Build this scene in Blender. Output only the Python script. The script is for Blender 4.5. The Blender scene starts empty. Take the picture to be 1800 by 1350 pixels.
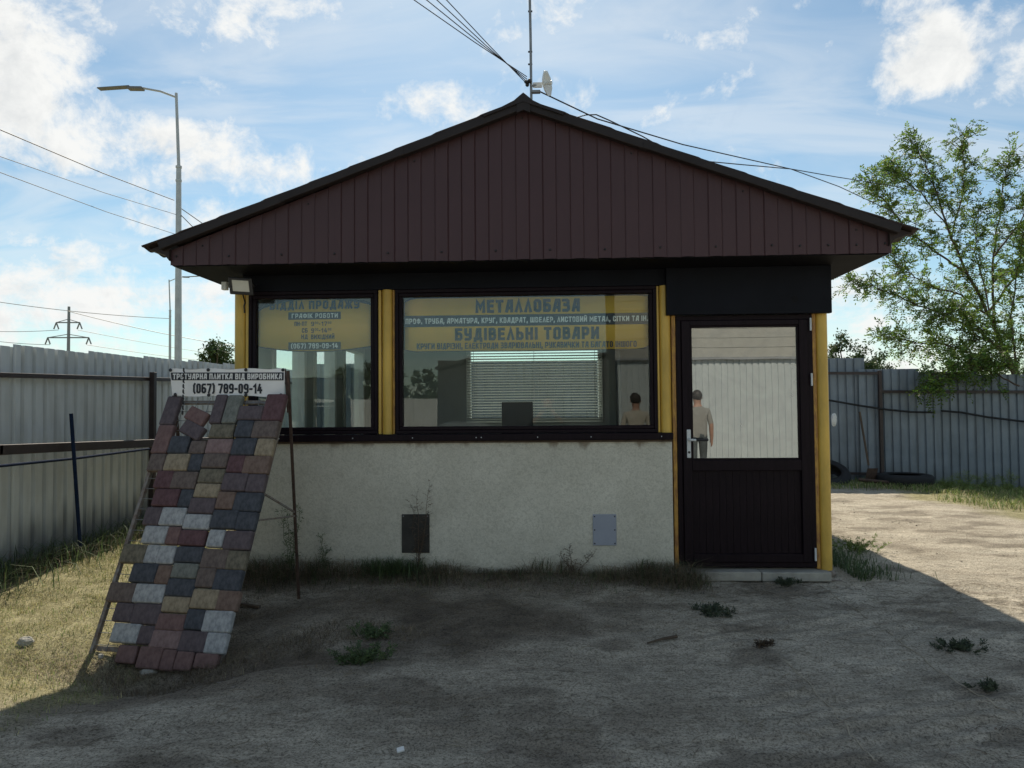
import bpy, math, random
import numpy as np
from mathutils import Vector, Matrix
random.seed(7); rng = np.random.default_rng(7)
S = bpy.context.scene
COL = S.collection
R = math.radians
# ------------------------------------------------------------------ camera
CAM = np.array([0.0, -6.0, 1.3]); FPX = 1300.0            # focal length in pixels of an 1800 px wide frame
cam_d = bpy.data.cameras.new('camera'); cam = bpy.data.objects.new('camera', cam_d); COL.objects.link(cam)
cam_d.sensor_width = 36.0; cam_d.lens = 36.0 * FPX / 1800.0; cam_d.clip_start = 0.01; cam_d.clip_end = 3000
CM = Matrix.Rotation(R(2.64), 3, 'Z') @ Matrix.Rotation(R(91.98), 3, 'X') @ Matrix.Rotation(-0.008, 3, 'Z')
cam.matrix_world = Matrix.Translation(Vector(CAM)) @ CM.to_4x4()
S.camera = cam
CMn = np.array(CM)
# ------------------------------------------------------------------ sun, sky, exposure
SUN_EL, SUN_AZ = 46.0, 7.0                                 # degrees; azimuth from +Y towards -X
sdir = Vector((-math.sin(R(SUN_AZ)) * math.cos(R(SUN_EL)), math.cos(R(SUN_AZ)) * math.cos(R(SUN_EL)), math.sin(R(SUN_EL))))
sl = bpy.data.lights.new('sun', 'SUN'); sl.energy = 5.0; sl.angle = R(0.55); sl.color = (1.0, 0.90, 0.74)
so = bpy.data.objects.new('sun', sl); COL.objects.link(so); so.location = (0, 0, 30)
so.rotation_euler = (-sdir).to_track_quat('-Z', 'Y').to_euler()
S.view_settings.view_transform = 'Standard'; S.view_settings.look = 'None'; S.view_settings.gamma = 1.0
S.view_settings.exposure = 0.2; S.view_settings.use_curve_mapping = False
W = bpy.data.worlds.new('World'); S.world = W; W.use_nodes = True
wn, wl = W.node_tree.nodes, W.node_tree.links
wn.clear()
def wmath(op, a, b=None, c=None, clamp=False):
    n = wn.new('ShaderNodeMath'); n.operation = op; n.use_clamp = clamp
    for i, v in enumerate((a, b, c)):
        if v is None: continue
        if isinstance(v, (int, float)): n.inputs[i].default_value = v
        else: wl.new(v, n.inputs[i])
    return n.outputs[0]
def ray(px, py):
    d = CMn @ np.array([(px - 900) / FPX, -(py - 675) / FPX, -1.0]); return d
def build_sky():
    sky = wn.new('ShaderNodeTexSky'); sky.sky_type = 'NISHITA'; sky.sun_disc = False
    sky.sun_elevation = R(SUN_EL); sky.sun_rotation = R(-SUN_AZ); sky.altitude = 100; sky.air_density = 1.0; sky.dust_density = 0.45; sky.ozone_density = 0.8
    tc = wn.new('ShaderNodeTexCoord'); sep = wn.new('ShaderNodeSeparateXYZ'); wl.new(tc.outputs['Generated'], sep.inputs[0])
    X, Y, Z = sep.outputs
    zc = wmath('MAXIMUM', wmath('ADD', Z, 0.14), 0.03)
    cu, cv = wmath('DIVIDE', X, zc), wmath('DIVIDE', Y, zc)
    cmb = wn.new('ShaderNodeCombineXYZ'); wl.new(cu, cmb.inputs[0]); wl.new(cv, cmb.inputs[1]); cmb.inputs[2].default_value = 3.3
    def noise(vec, scale, detail, rough, dist=0.0):
        n = wn.new('ShaderNodeTexNoise'); n.inputs['Scale'].default_value = scale; n.inputs['Detail'].default_value = detail
        n.inputs['Roughness'].default_value = rough; n.inputs['Distortion'].default_value = dist; wl.new(vec, n.inputs['Vector']); return n.outputs['Fac']
    n1 = noise(cmb.outputs[0], 1.9, 9, 0.60, 0.3)
    mp = wn.new('ShaderNodeMapping'); mp.inputs['Scale'].default_value = (1.0, 2.6, 1); mp.inputs['Rotation'].default_value = (0, 0, 0.6); wl.new(cmb.outputs[0], mp.inputs[0])
    n3 = noise(mp.outputs[0], 1.3, 7, 0.55, 1.2)
    az = wmath('ARCTAN2', X, Y); el = wmath('ARCSINE', Z)
    # cumulus heaps: (pixel x, pixel y, half width, half height, weight)
    heaps = [(20, 140, 150, 95, .95), (-90, 110, 150, 120, 1.0), (120, 235, 300, 60, .80), (400, 268, 200, 40, .74), (230, 20, 190, 45, .62), (360, 145, 50, 30, .5), (120, 420, 330, 40, .42),
             (200, 520, 420, 60, .72), (620, 292, 110, 26, .55), (330, 395, 130, 42, .60), (760, 180, 115, 40, .58), (1625, 98, 72, 52, .90), (1825, 130, 45, 45, .75), (1520, 520, 110, 70, .5),
             (1135, 215, 40, 22, .48), (1000, 40, 260, 50, .25), (1480, 10, 300, 40, .22), (300, 600, 900, 90, .42), (1500, 640, 700, 70, .42)]
    tot = None
    for (px, py, rx, ry, w) in heaps:
        d = ray(px, py); d = d / np.linalg.norm(d)
        a0 = math.atan2(d[0], d[1]); e0 = math.asin(d[2])
        da = wmath('MULTIPLY', wmath('SUBTRACT', az, a0), FPX / rx); de = wmath('MULTIPLY', wmath('SUBTRACT', el, e0), FPX / ry)
        r2 = wmath('ADD', wmath('MULTIPLY', da, da), wmath('MULTIPLY', de, de))
        m = wmath('MULTIPLY', wmath('SUBTRACT', 1.0, wmath('MULTIPLY', r2, .55), clamp=True), w)
        tot = m if tot is None else wmath('MAXIMUM', tot, m)
    # general cover everywhere in the sky
    base = wmath('MULTIPLY', wmath('SUBTRACT', n1, 0.44), 0.7)
    def detail(vec):
        a = noise(vec, 7.5, 12, 0.64, 0.25); b = noise(vec, 24.0, 8, 0.66, 0.4); return wmath('ADD', wmath('MULTIPLY', a, .68), wmath('MULTIPLY', b, .32))
    sh = wn.new('ShaderNodeVectorMath'); sh.operation = 'ADD'; sh.inputs[1].default_value = tuple(0.020 * c for c in sdir); wl.new(tc.outputs['Generated'], sh.inputs[0])
    n2 = detail(tc.outputs['Generated']); n2s = detail(sh.outputs[0])
    dens = wmath('ADD', wmath('ADD', wmath('MULTIPLY', tot, 0.42), base), wmath('MULTIPLY', wmath('SUBTRACT', n2, 0.5), 2.1))
    mr = wn.new('ShaderNodeMapRange'); mr.interpolation_type = 'SMOOTHSTEP'; wl.new(dens, mr.inputs[0])
    mr.inputs[1].default_value = 0.09; mr.inputs[2].default_value = 0.48
    mr2 = wn.new('ShaderNodeMapRange'); mr2.interpolation_type = 'SMOOTHSTEP'; wl.new(n3, mr2.inputs[0]); mr2.inputs[1].default_value = 0.34; mr2.inputs[2].default_value = 0.72; mr2.inputs[4].default_value = 0.38
    cov = wmath('MAXIMUM', mr.outputs[0], mr2.outputs[0], clamp=True)
    # the side of each billow towards the sun is lighter, thick middles are greyer
    shade = wmath('ADD', wmath('MULTIPLY', wmath('SUBTRACT', n2s, n2), 3.2), wmath('MULTIPLY', wmath('SUBTRACT', dens, 0.30), 0.75), clamp=True)
    cc = wn.new('ShaderNodeMixRGB'); cc.inputs[1].default_value = (8.2, 8.25, 8.1, 1); cc.inputs[2].default_value = (5.0, 5.3, 5.55, 1); wl.new(shade, cc.inputs[0])
    mix = wn.new('ShaderNodeMixRGB'); wl.new(cov, mix.inputs[0]); tint = wn.new('ShaderNodeMixRGB'); tint.blend_type = 'MULTIPLY'; tint.inputs[0].default_value = 1; tint.inputs[2].default_value = (.86, 1.0, .96, 1); wl.new(sky.outputs[0], tint.inputs[1]); wl.new(tint.outputs[0], mix.inputs[1]); wl.new(cc.outputs[0], mix.inputs[2])
    bg = wn.new('ShaderNodeBackground'); bg.inputs['Strength'].default_value = 0.10; wl.new(mix.outputs[0], bg.inputs[0])
    out = wn.new('ShaderNodeOutputWorld'); wl.new(bg.outputs[0], out.inputs[0])
build_sky()
# ------------------------------------------------------------------ points from the survey of the photograph (each on a real plane of the place)
def onY(px, py, Y): d = ray(px, py); return CAM + d * ((Y - CAM[1]) / d[1])
def onX(px, py, X): d = ray(px, py); return CAM + d * ((X - CAM[0]) / d[0])
def onZ(px, py, Z): d = ray(px, py); return CAM + d * ((Z - CAM[2]) / d[2])
# ------------------------------------------------------------------ materials
M = {}
def mat(name, col, rough=0.6, var=0.15, scale=8.0, bump=0.0, bscale=60.0, metal=0.0, spec=0.5, detail=6, col2=None, island=0.0, trans=0.0, stretch=None, coat=0.0):
    m = bpy.data.materials.new(name); m.use_nodes = True; nt = m.node_tree; n, l = nt.nodes, nt.links
    b = n['Principled BSDF']; b.inputs['Roughness'].default_value = rough; b.inputs['Metallic'].default_value = metal
    b.inputs['Specular IOR Level'].default_value = spec
    if coat: b.inputs['Coat Weight'].default_value = coat
    tc = n.new('ShaderNodeTexCoord'); vec = tc.outputs['Object']
    if stretch:
        mp = n.new('ShaderNodeMapping'); mp.inputs['Scale'].default_value = stretch; l.new(vec, mp.inputs[0]); vec = mp.outputs[0]
    nz = n.new('ShaderNodeTexNoise'); nz.inputs['Scale'].default_value = scale; nz.inputs['Detail'].default_value = detail; nz.inputs['Roughness'].default_value = .62; l.new(vec, nz.inputs['Vector'])
    cr = n.new('ShaderNodeValToRGB'); l.new(nz.outputs['Fac'], cr.inputs[0])
    c2 = col2 if col2 else tuple(min(1, c * (1 + var)) for c in col); c1 = col if col2 else tuple(c * (1 - var) for c in col)
    cr.color_ramp.elements[0].position = .32; cr.color_ramp.elements[1].position = .68
    cr.color_ramp.elements[0].color = (*c1, 1); cr.color_ramp.elements[1].color = (*c2, 1)
    out = cr.outputs[0]
    if island:
        g = n.new('ShaderNodeNewGeometry'); hs = n.new('ShaderNodeHueSaturation'); mr = n.new('ShaderNodeMapRange')
        l.new(g.outputs['Random Per Island'], mr.inputs[0]); mr.inputs[3].default_value = 1 - island; mr.inputs[4].default_value = 1 + island
        l.new(mr.outputs[0], hs.inputs['Value']); l.new(out, hs.inputs['Color'])
        mr2 = n.new('ShaderNodeMapRange'); ml = n.new('ShaderNodeMath'); ml.operation = 'FRACT'; mm = n.new('ShaderNodeMath'); mm.operation = 'MULTIPLY'; mm.inputs[1].default_value = 17.3
        l.new(g.outputs['Random Per Island'], mm.inputs[0]); l.new(mm.outputs[0], ml.inputs[0]); l.new(ml.outputs[0], mr2.inputs[0]); mr2.inputs[3].default_value = .5 - .05 * island; mr2.inputs[4].default_value = .5 + .05 * island
        l.new(mr2.outputs[0], hs.inputs['Hue']); out = hs.outputs[0]
    l.new(out, b.inputs['Base Color'])
    if bump:
        nb = n.new('ShaderNodeTexNoise'); nb.inputs['Scale'].default_value = bscale; nb.inputs['Detail'].default_value = 4; l.new(vec, nb.inputs['Vector'])
        bp = n.new('ShaderNodeBump'); bp.inputs['Strength'].default_value = bump; bp.inputs['Distance'].default_value = 0.01; l.new(nb.outputs['Fac'], bp.inputs['Height']); l.new(bp.outputs[0], b.inputs['Normal'])
    if trans:
        tr = n.new('ShaderNodeBsdfTranslucent'); l.new(out, tr.inputs['Color']); mx = n.new('ShaderNodeMixShader'); mx.inputs[0].default_value = trans
        o = n['Material Output']; l.new(b.outputs[0], mx.inputs[1]); l.new(tr.outputs[0], mx.inputs[2]); l.new(mx.outputs[0], o.inputs[0])
    M[name] = m; return m
def glass(name, ior, tint=(.93, .97, .96), wave=0.0, wscale=1.2, const=None, dust=0.0):
    m = bpy.data.materials.new(name); m.use_nodes = True; n, l = m.node_tree.nodes, m.node_tree.links; n.clear()
    o = n.new('ShaderNodeOutputMaterial'); t = n.new('ShaderNodeBsdfTransparent'); t.inputs[0].default_value = (*tint, 1)
    g = n.new('ShaderNodeBsdfGlossy'); g.inputs['Roughness'].default_value = 0.0; g.inputs['Color'].default_value = (1, .99, .96, 1); mx = n.new('ShaderNodeMixShader')
    if const is None:                                       # Schlick reflectance of one face, the same from both sides
        r0 = ((ior - 1) / (ior + 1)) ** 2; ge = n.new('ShaderNodeNewGeometry'); dt = n.new('ShaderNodeVectorMath'); dt.operation = 'DOT_PRODUCT'; l.new(ge.outputs['Incoming'], dt.inputs[0]); l.new(ge.outputs['Normal'], dt.inputs[1])
        def mth(op, a, b):
            q = n.new('ShaderNodeMath'); q.operation = op; q.use_clamp = True
            for i, v in enumerate((a, b)):
                if isinstance(v, (int, float)): q.inputs[i].default_value = v
                else: l.new(v, q.inputs[i])
            return q.outputs[0]
        ab = n.new('ShaderNodeMath'); ab.operation = 'ABSOLUTE'; l.new(dt.outputs['Value'], ab.inputs[0])
        l.new(mth('ADD', mth('MULTIPLY', mth('POWER', mth('SUBTRACT', 1.0, ab.outputs[0]), 5.0), 1 - r0), r0), mx.inputs[0])
    else: mx.inputs[0].default_value = const
    if wave:
        tc = n.new('ShaderNodeTexCoord'); nz = n.new('ShaderNodeTexNoise'); nz.inputs['Scale'].default_value = wscale; nz.inputs['Detail'].default_value = 1
        l.new(tc.outputs['Object'], nz.inputs['Vector']); bp = n.new('ShaderNodeBump'); bp.inputs['Strength'].default_value = wave; bp.inputs['Distance'].default_value = .01
        l.new(nz.outputs['Fac'], bp.inputs['Height']); l.new(bp.outputs[0], g.inputs['Normal'])
    l.new(t.outputs[0], mx.inputs[1]); l.new(g.outputs[0], mx.inputs[2]); l.new(mx.outputs[0], o.inputs[0]); M[name] = m
    if dust:                                                # a thin uneven film of dust and wiped smears
        tc = n.new('ShaderNodeTexCoord'); nz = n.new('ShaderNodeTexNoise'); nz.inputs['Scale'].default_value = 4; nz.inputs['Detail'].default_value = 9; nz.inputs['Distortion'].default_value = 1.5; l.new(tc.outputs['Object'], nz.inputs['Vector'])
        mr = n.new('ShaderNodeMapRange'); l.new(nz.outputs['Fac'], mr.inputs[0]); mr.inputs[1].default_value = .35; mr.inputs[2].default_value = .75; mr.inputs[3].default_value = dust * .4; mr.inputs[4].default_value = dust * 3
        df = n.new('ShaderNodeBsdfDiffuse'); df.inputs[0].default_value = (.5, .5, .47, 1); m2 = n.new('ShaderNodeMixShader'); l.new(mr.outputs[0], m2.inputs[0]); l.new(mx.outputs[0], m2.inputs[1]); l.new(df.outputs[0], m2.inputs[2]); l.new(m2.outputs[0], o.inputs[0])
    return m
mat('plaster', (.55, .535, .455), .85, .10, 2.6, .35, 55, col2=(.63, .615, .53))
mat('stain_plaster', (.30, .29, .24), .9, .2, 5, .3, 60)
mat('yellow_paint', (.62, .40, .07), .40, .18, 7, .04, 40, stretch=(1, 1, .35))
mat('rusty_yellow', (.56, .32, .05), .55, .3, 16, .1, 60, col2=(.20, .075, .03), stretch=(3, 3, .7))
mat('dark_plastic', (.011, .006, .009), .5, .35, 22, .06, 90, stretch=(3, 3, .25), spec=.13)
mat('dark_board', (.006, .007, .011), .55, .25, 3, .05, 30, spec=.13)
mat('cladding_brown', (.060, .030, .033), .45, .10, 3, .03, 30, stretch=(1, 1, .3), spec=.3)
mat('trim_brown', (.026, .021, .021), .55, .2, 4, .03, 30, spec=.2)
mat('roof_brown', (.035, .024, .022), .55, .2, 5, .03, 40, spec=.25)
mat('soffit', (.007, .007, .009), .6, .25, 4, spec=.12)
mat('zinc', (.36, .38, .40), .45, .18, 3.5, .05, 12, metal=.35)
mat('steel_dark', (.035, .022, .02), .5, .3, 14, .08, 60)
mat('steel_black', (.018, .018, .02), .5, .3, 20)
mat('steel_grey', (.22, .23, .24), .5, .2, 12, metal=.4)
mat('rack_steel', (.25, .24, .22), .6, .3, 25, .05, 80, col2=(.14, .09, .06))
mat('rust', (.07, .042, .03), .8, .4, 30, .15, 80)
mat('lamp_pole', (.42, .44, .45), .5, .12, 4, metal=.3)
mat('lamp_casing', (.13, .135, .14), .6, .1, 5)
mat('white_plastic', (.72, .72, .69), .4, .05, 5)
mat('white_metal', (.62, .64, .64), .4, .06, 5)
mat('lens', (.62, .60, .52), .25, .05, 14, .1, 30)
mat('blue_paint', (.012, .022, .05), .85, .3, 20, spec=.1)
mat('rubber', (.014, .014, .015), .75, .3, 20, .1, 60)
mat('sign_yellow', (.85, .52, .05), .6, .05, 3, trans=.3)
mat('sign_ink', (.016, .020, .028), .6, .1, 6)
mat('sign_white', (.72, .72, .70), .6, .05, 5)
mat('banner_white', (.80, .79, .77), .6, .08, 4, .15, 8)
mat('concrete', (.33, .32, .28), .85, .2, 9, .25, 60)
mat('stone', (.22, .19, .16), .9, .3, 12, .3, 40)
mat('hatch_grey', (.30, .33, .39), .45, .06, 6)
mat('hatch_dark', (.035, .033, .028), .7, .4, 9, .1, 40)
mat('wire', (.012, .012, .014), .6, .2, 10)
mat('bark', (.09, .065, .045), .9, .35, 14, .5, 30, stretch=(1, 1, .25))
mat('leaf', (.125, .20, .04), .5, .3, 2.0, island=.55, trans=.52)
mat('leaf_dark', (.05, .085, .025), .6, .3, 1.2, island=.4, trans=.3)
mat('grass_dry', (.42, .38, .18), .7, .3, 2.5, island=.45, trans=.25)
mat('grass_green', (.17, .23, .06), .7, .35, 3, island=.45, trans=.3)
mat('grass_litter', (.17, .135, .085), .8, .4, 3, island=.5, trans=.1)
mat('weed', (.085, .125, .05), .7, .3, 5, island=.4, trans=.25)
mat('weed_grey', (.06, .078, .045), .75, .3, 5, island=.4, trans=.15)
mat('cord_sand', (.40, .345, .26), .9, .2, 20)
mat('weed_dry', (.085, .06, .038), .8, .3, 6, island=.4)
mat('interior_wall', (.42, .44, .43), .8, .06, 3)
mat('interior_floor', (.16, .14, .12), .6, .15, 5)
mat('interior_dark', (.05, .055, .06), .6, .2, 6)
mat('blind', (.5, .52, .51), .5, .03, 4)
mat('screen_black', (.008, .008, .01), .3, .1, 5)
mat('skin', (.42, .24, .17), .55, .08, 9)
mat('cloth_black', (.02, .02, .023), .85, .2, 14, .2, 60)
mat('cloth_grey', (.27, .27, .25), .85, .1, 10, .2, 60)
mat('cloth_light', (.50, .47, .40), .85, .1, 10, .2, 60)
mat('cloth_trouser', (.07, .085, .09), .85, .15, 10, .2, 60)
mat('hair', (.035, .025, .02), .6, .3, 40)
mat('shed_dark', (.055, .06, .065), .6, .2, 2)
mat('siding_cream', (.44, .45, .425), .6, .08, 3)
mat('wall_white', (.56, .60, .61), .55, .08, 2.5)
mat('tarp', (.17, .19, .20), .7, .2, 3)
mat('foil', (.6, .62, .63), .35, .12, 10, .6, 14)
for i, (nm, c, c2) in enumerate([('paver_plum', (0.083, 0.066, 0.072), (0.142, 0.114, 0.119)), ('paver_red', (0.131, 0.081, 0.076), (0.216, 0.138, 0.127)), ('paver_pink', (0.175, 0.116, 0.111), (0.278, 0.197, 0.185)), ('paver_maroon', (0.089, 0.047, 0.051), (0.150, 0.087, 0.091)),
        ('paver_brown', (0.101, 0.078, 0.069), (0.183, 0.146, 0.127)), ('paver_yellow', (0.198, 0.159, 0.107), (0.370, 0.307, 0.214)), ('paver_olive', (0.093, 0.084, 0.062), (0.218, 0.192, 0.141)), ('paver_navy', (0.046, 0.050, 0.058), (0.095, 0.101, 0.114)),
        ('paver_grey', (0.235, 0.243, 0.246), (0.467, 0.473, 0.467)), ('paver_green', (0.120, 0.127, 0.110), (0.225, 0.229, 0.200)), ('paver_rust', (0.131, 0.088, 0.068), (0.218, 0.155, 0.126))]):
    mat(nm, c, .85, .2, 34, .3, 170, col2=c2, detail=12, stretch=(1.2, 1, .8), spec=.2)
glass('window_glass', 1.52, wave=.05, wscale=2.0)
glass('plain_glass', 1.5)
glass('mirror_glass', 1.5, tint=(.25, .27, .27), wave=.03, wscale=2.2, const=.31, dust=.09)
# ------------------------------------------------------------------ mesh builder
WL = {}                                                     # world position of every object's origin
def put(o, loc, parent=None):
    WL[o.name] = np.array(loc, float)
    o.location = Vector(loc) if parent is None else Vector(np.array(loc, float) - WL[parent.name])
    if parent is not None: o.parent = parent
def tag(o, label=None, cat=None, group=None, kind=None):
    if label: o['label'] = label
    if cat: o['category'] = cat
    if group: o['group'] = group
    if kind: o['kind'] = kind
    return o
def thing(name, label, cat, loc=(0, 0, 0), group=None):
    o = bpy.data.objects.new(name, None); COL.objects.link(o); o.empty_display_size = .1; put(o, loc); return tag(o, label, cat, group)
def V3(*a): return np.array(a, float)
class MB:
    def __init__(s): s.v = []; s.f = []; s.sm = []
    def add(s, vs, fs, smooth=False):
        k = len(s.v); s.v += [tuple(map(float, p)) for p in vs]; s.f += [tuple(i + k for i in f) for f in fs]; s.sm += [smooth] * len(fs); return s
    def box(s, a, b):
        x0, y0, z0 = np.minimum(a, b); x1, y1, z1 = np.maximum(a, b)
        return s.add([(x0, y0, z0), (x1, y0, z0), (x1, y1, z0), (x0, y1, z0), (x0, y0, z1), (x1, y0, z1), (x1, y1, z1), (x0, y1, z1)],
                     [(0, 3, 2, 1), (4, 5, 6, 7), (0, 1, 5, 4), (1, 2, 6, 5), (2, 3, 7, 6), (3, 0, 4, 7)])
    def obox(s, c, u, v, w):                                # oriented box, half vectors
        c, u, v, w = map(lambda q: np.array(q, float), (c, u, v, w)); P = []
        for k in (-1, 1):
            for (i, j) in ((-1, -1), (1, -1), (1, 1), (-1, 1)): P.append(c + u * i + v * j + w * k)
        if np.dot(np.cross(u, v), w) < 0: return s.add(P, [(0, 1, 2, 3), (7, 6, 5, 4), (4, 5, 1, 0), (5, 6, 2, 1), (6, 7, 3, 2), (7, 4, 0, 3)])
        return s.add(P, [(0, 3, 2, 1), (4, 5, 6, 7), (0, 1, 5, 4), (1, 2, 6, 5), (2, 3, 7, 6), (3, 0, 4, 7)])
    def bar(s, a, b, w, h, up=(0, 0, 1)):                   # rectangular bar from a to b
        a, b = np.array(a, float), np.array(b, float); d = b - a; L = np.linalg.norm(d); d /= L
        x = np.cross(d, up); x /= np.linalg.norm(x); y = np.cross(x, d)
        return s.obox((a + b) / 2, x * w / 2, y * h / 2, d * L / 2)
    def tube(s, pts, r, n=8, cap=True):
        pts = [np.array(p, float) for p in pts]; N = len(pts); rr = r if isinstance(r, (list, tuple, np.ndarray)) else [r] * N
        t0 = pts[1] - pts[0]; ref = V3(0, 0, 1) if abs(t0[2]) < .9 * np.linalg.norm(t0) else V3(1, 0, 0); vs = []
        for i, p in enumerate(pts):
            t = pts[min(i + 1, N - 1)] - pts[max(i - 1, 0)]; t = t / (np.linalg.norm(t) + 1e-12)
            x = np.cross(ref, t); x /= np.linalg.norm(x) + 1e-12; y = np.cross(t, x); ref = ref if abs(np.dot(ref, t)) < .95 else y
            for k in range(n):
                a = 2 * math.pi * k / n; vs.append(p + rr[i] * (math.cos(a) * x + math.sin(a) * y))
        fs = [(i * n + k, i * n + (k + 1) % n, (i + 1) * n + (k + 1) % n, (i + 1) * n + k) for i in range(N - 1) for k in range(n)]
        s.add(vs, fs, True)
        if cap: s.add(vs[:n], [tuple(range(n - 1, -1, -1))]); s.add(vs[-n:], [tuple(range(n))])
        return s
    def ball(s, c, r, n=8, m=6, sq=(1, 1, 1)):
        vs = []; fs = []
        for i in range(m + 1):
            th = math.pi * i / m
            for k in range(n):
                a = 2 * math.pi * k / n; vs.append((c[0] + r * sq[0] * math.sin(th) * math.cos(a), c[1] + r * sq[1] * math.sin(th) * math.sin(a), c[2] + r * sq[2] * math.cos(th)))
        for i in range(m):
            for k in range(n): fs.append((i * n + k, (i + 1) * n + k, (i + 1) * n + (k + 1) % n, i * n + (k + 1) % n))
        return s.add(vs, fs, True)
    def prism(s, poly, axis0, axis1, depth_vec, origin):    # polygon in (axis0, axis1) extruded along depth_vec
        o, a, b, d = (np.array(q, float) for q in (origin, axis0, axis1, depth_vec)); n = len(poly)
        P = [o + a * x + b * y for x, y in poly]; Q = [p + d for p in P]
        return s.add(P + Q, [tuple(range(n)), tuple(range(2 * n - 1, n - 1, -1))] + [(i, i + n, (i + 1) % n + n, (i + 1) % n) for i in range(n)])
    def build(s, name, m, parent=None, bevel=0.0, seg=2, loc=None, center=True):
        vs = np.array(s.v, float)
        c = np.array(loc, float) if loc is not None else (vs.min(0) + vs.max(0)) / 2
        me = bpy.data.meshes.new(name); me.from_pydata((vs - c).tolist(), [], s.f); me.polygons.foreach_set('use_smooth', s.sm); me.materials.append(M[m] if isinstance(m, str) else m); me.update()
        o = bpy.data.objects.new(name, me); COL.objects.link(o); put(o, c, parent)
        if bevel:
            b = o.modifiers.new('bevel', 'BEVEL'); b.width = bevel; b.segments = seg; b.limit_method = 'ANGLE'; b.angle_limit = R(40)
        return o
def copy_at(o, loc, parent=None):
    c = o.copy(); COL.objects.link(c); c.parent = None; put(c, loc, parent); return c
# value noise on a lattice, vectorised
_tab = rng.random((256, 256))
def vnoise(x, y):
    x = np.asarray(x, float); y = np.asarray(y, float); xi = np.floor(x).astype(int); yi = np.floor(y).astype(int); fx = x - xi; fy = y - yi
    fx = fx * fx * (3 - 2 * fx); fy = fy * fy * (3 - 2 * fy); a = _tab[xi & 255, yi & 255]; b = _tab[(xi + 1) & 255, yi & 255]; c = _tab[xi & 255, (yi + 1) & 255]; d = _tab[(xi + 1) & 255, (yi + 1) & 255]
    return (a * (1 - fx) + b * fx) * (1 - fy) + (c * (1 - fx) + d * fx) * fy
def fbm(x, y, o=4):
    t = 0; a = .5
    for i in range(o): t = t + a * vnoise(x * 2 ** i + 17.3 * i, y * 2 ** i + 5.1 * i); a *= .5
    return t
def sstep(a, b, x): t = np.clip((np.asarray(x, float) - a) / (b - a), 0, 1); return t * t * (3 - 2 * t)
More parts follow.
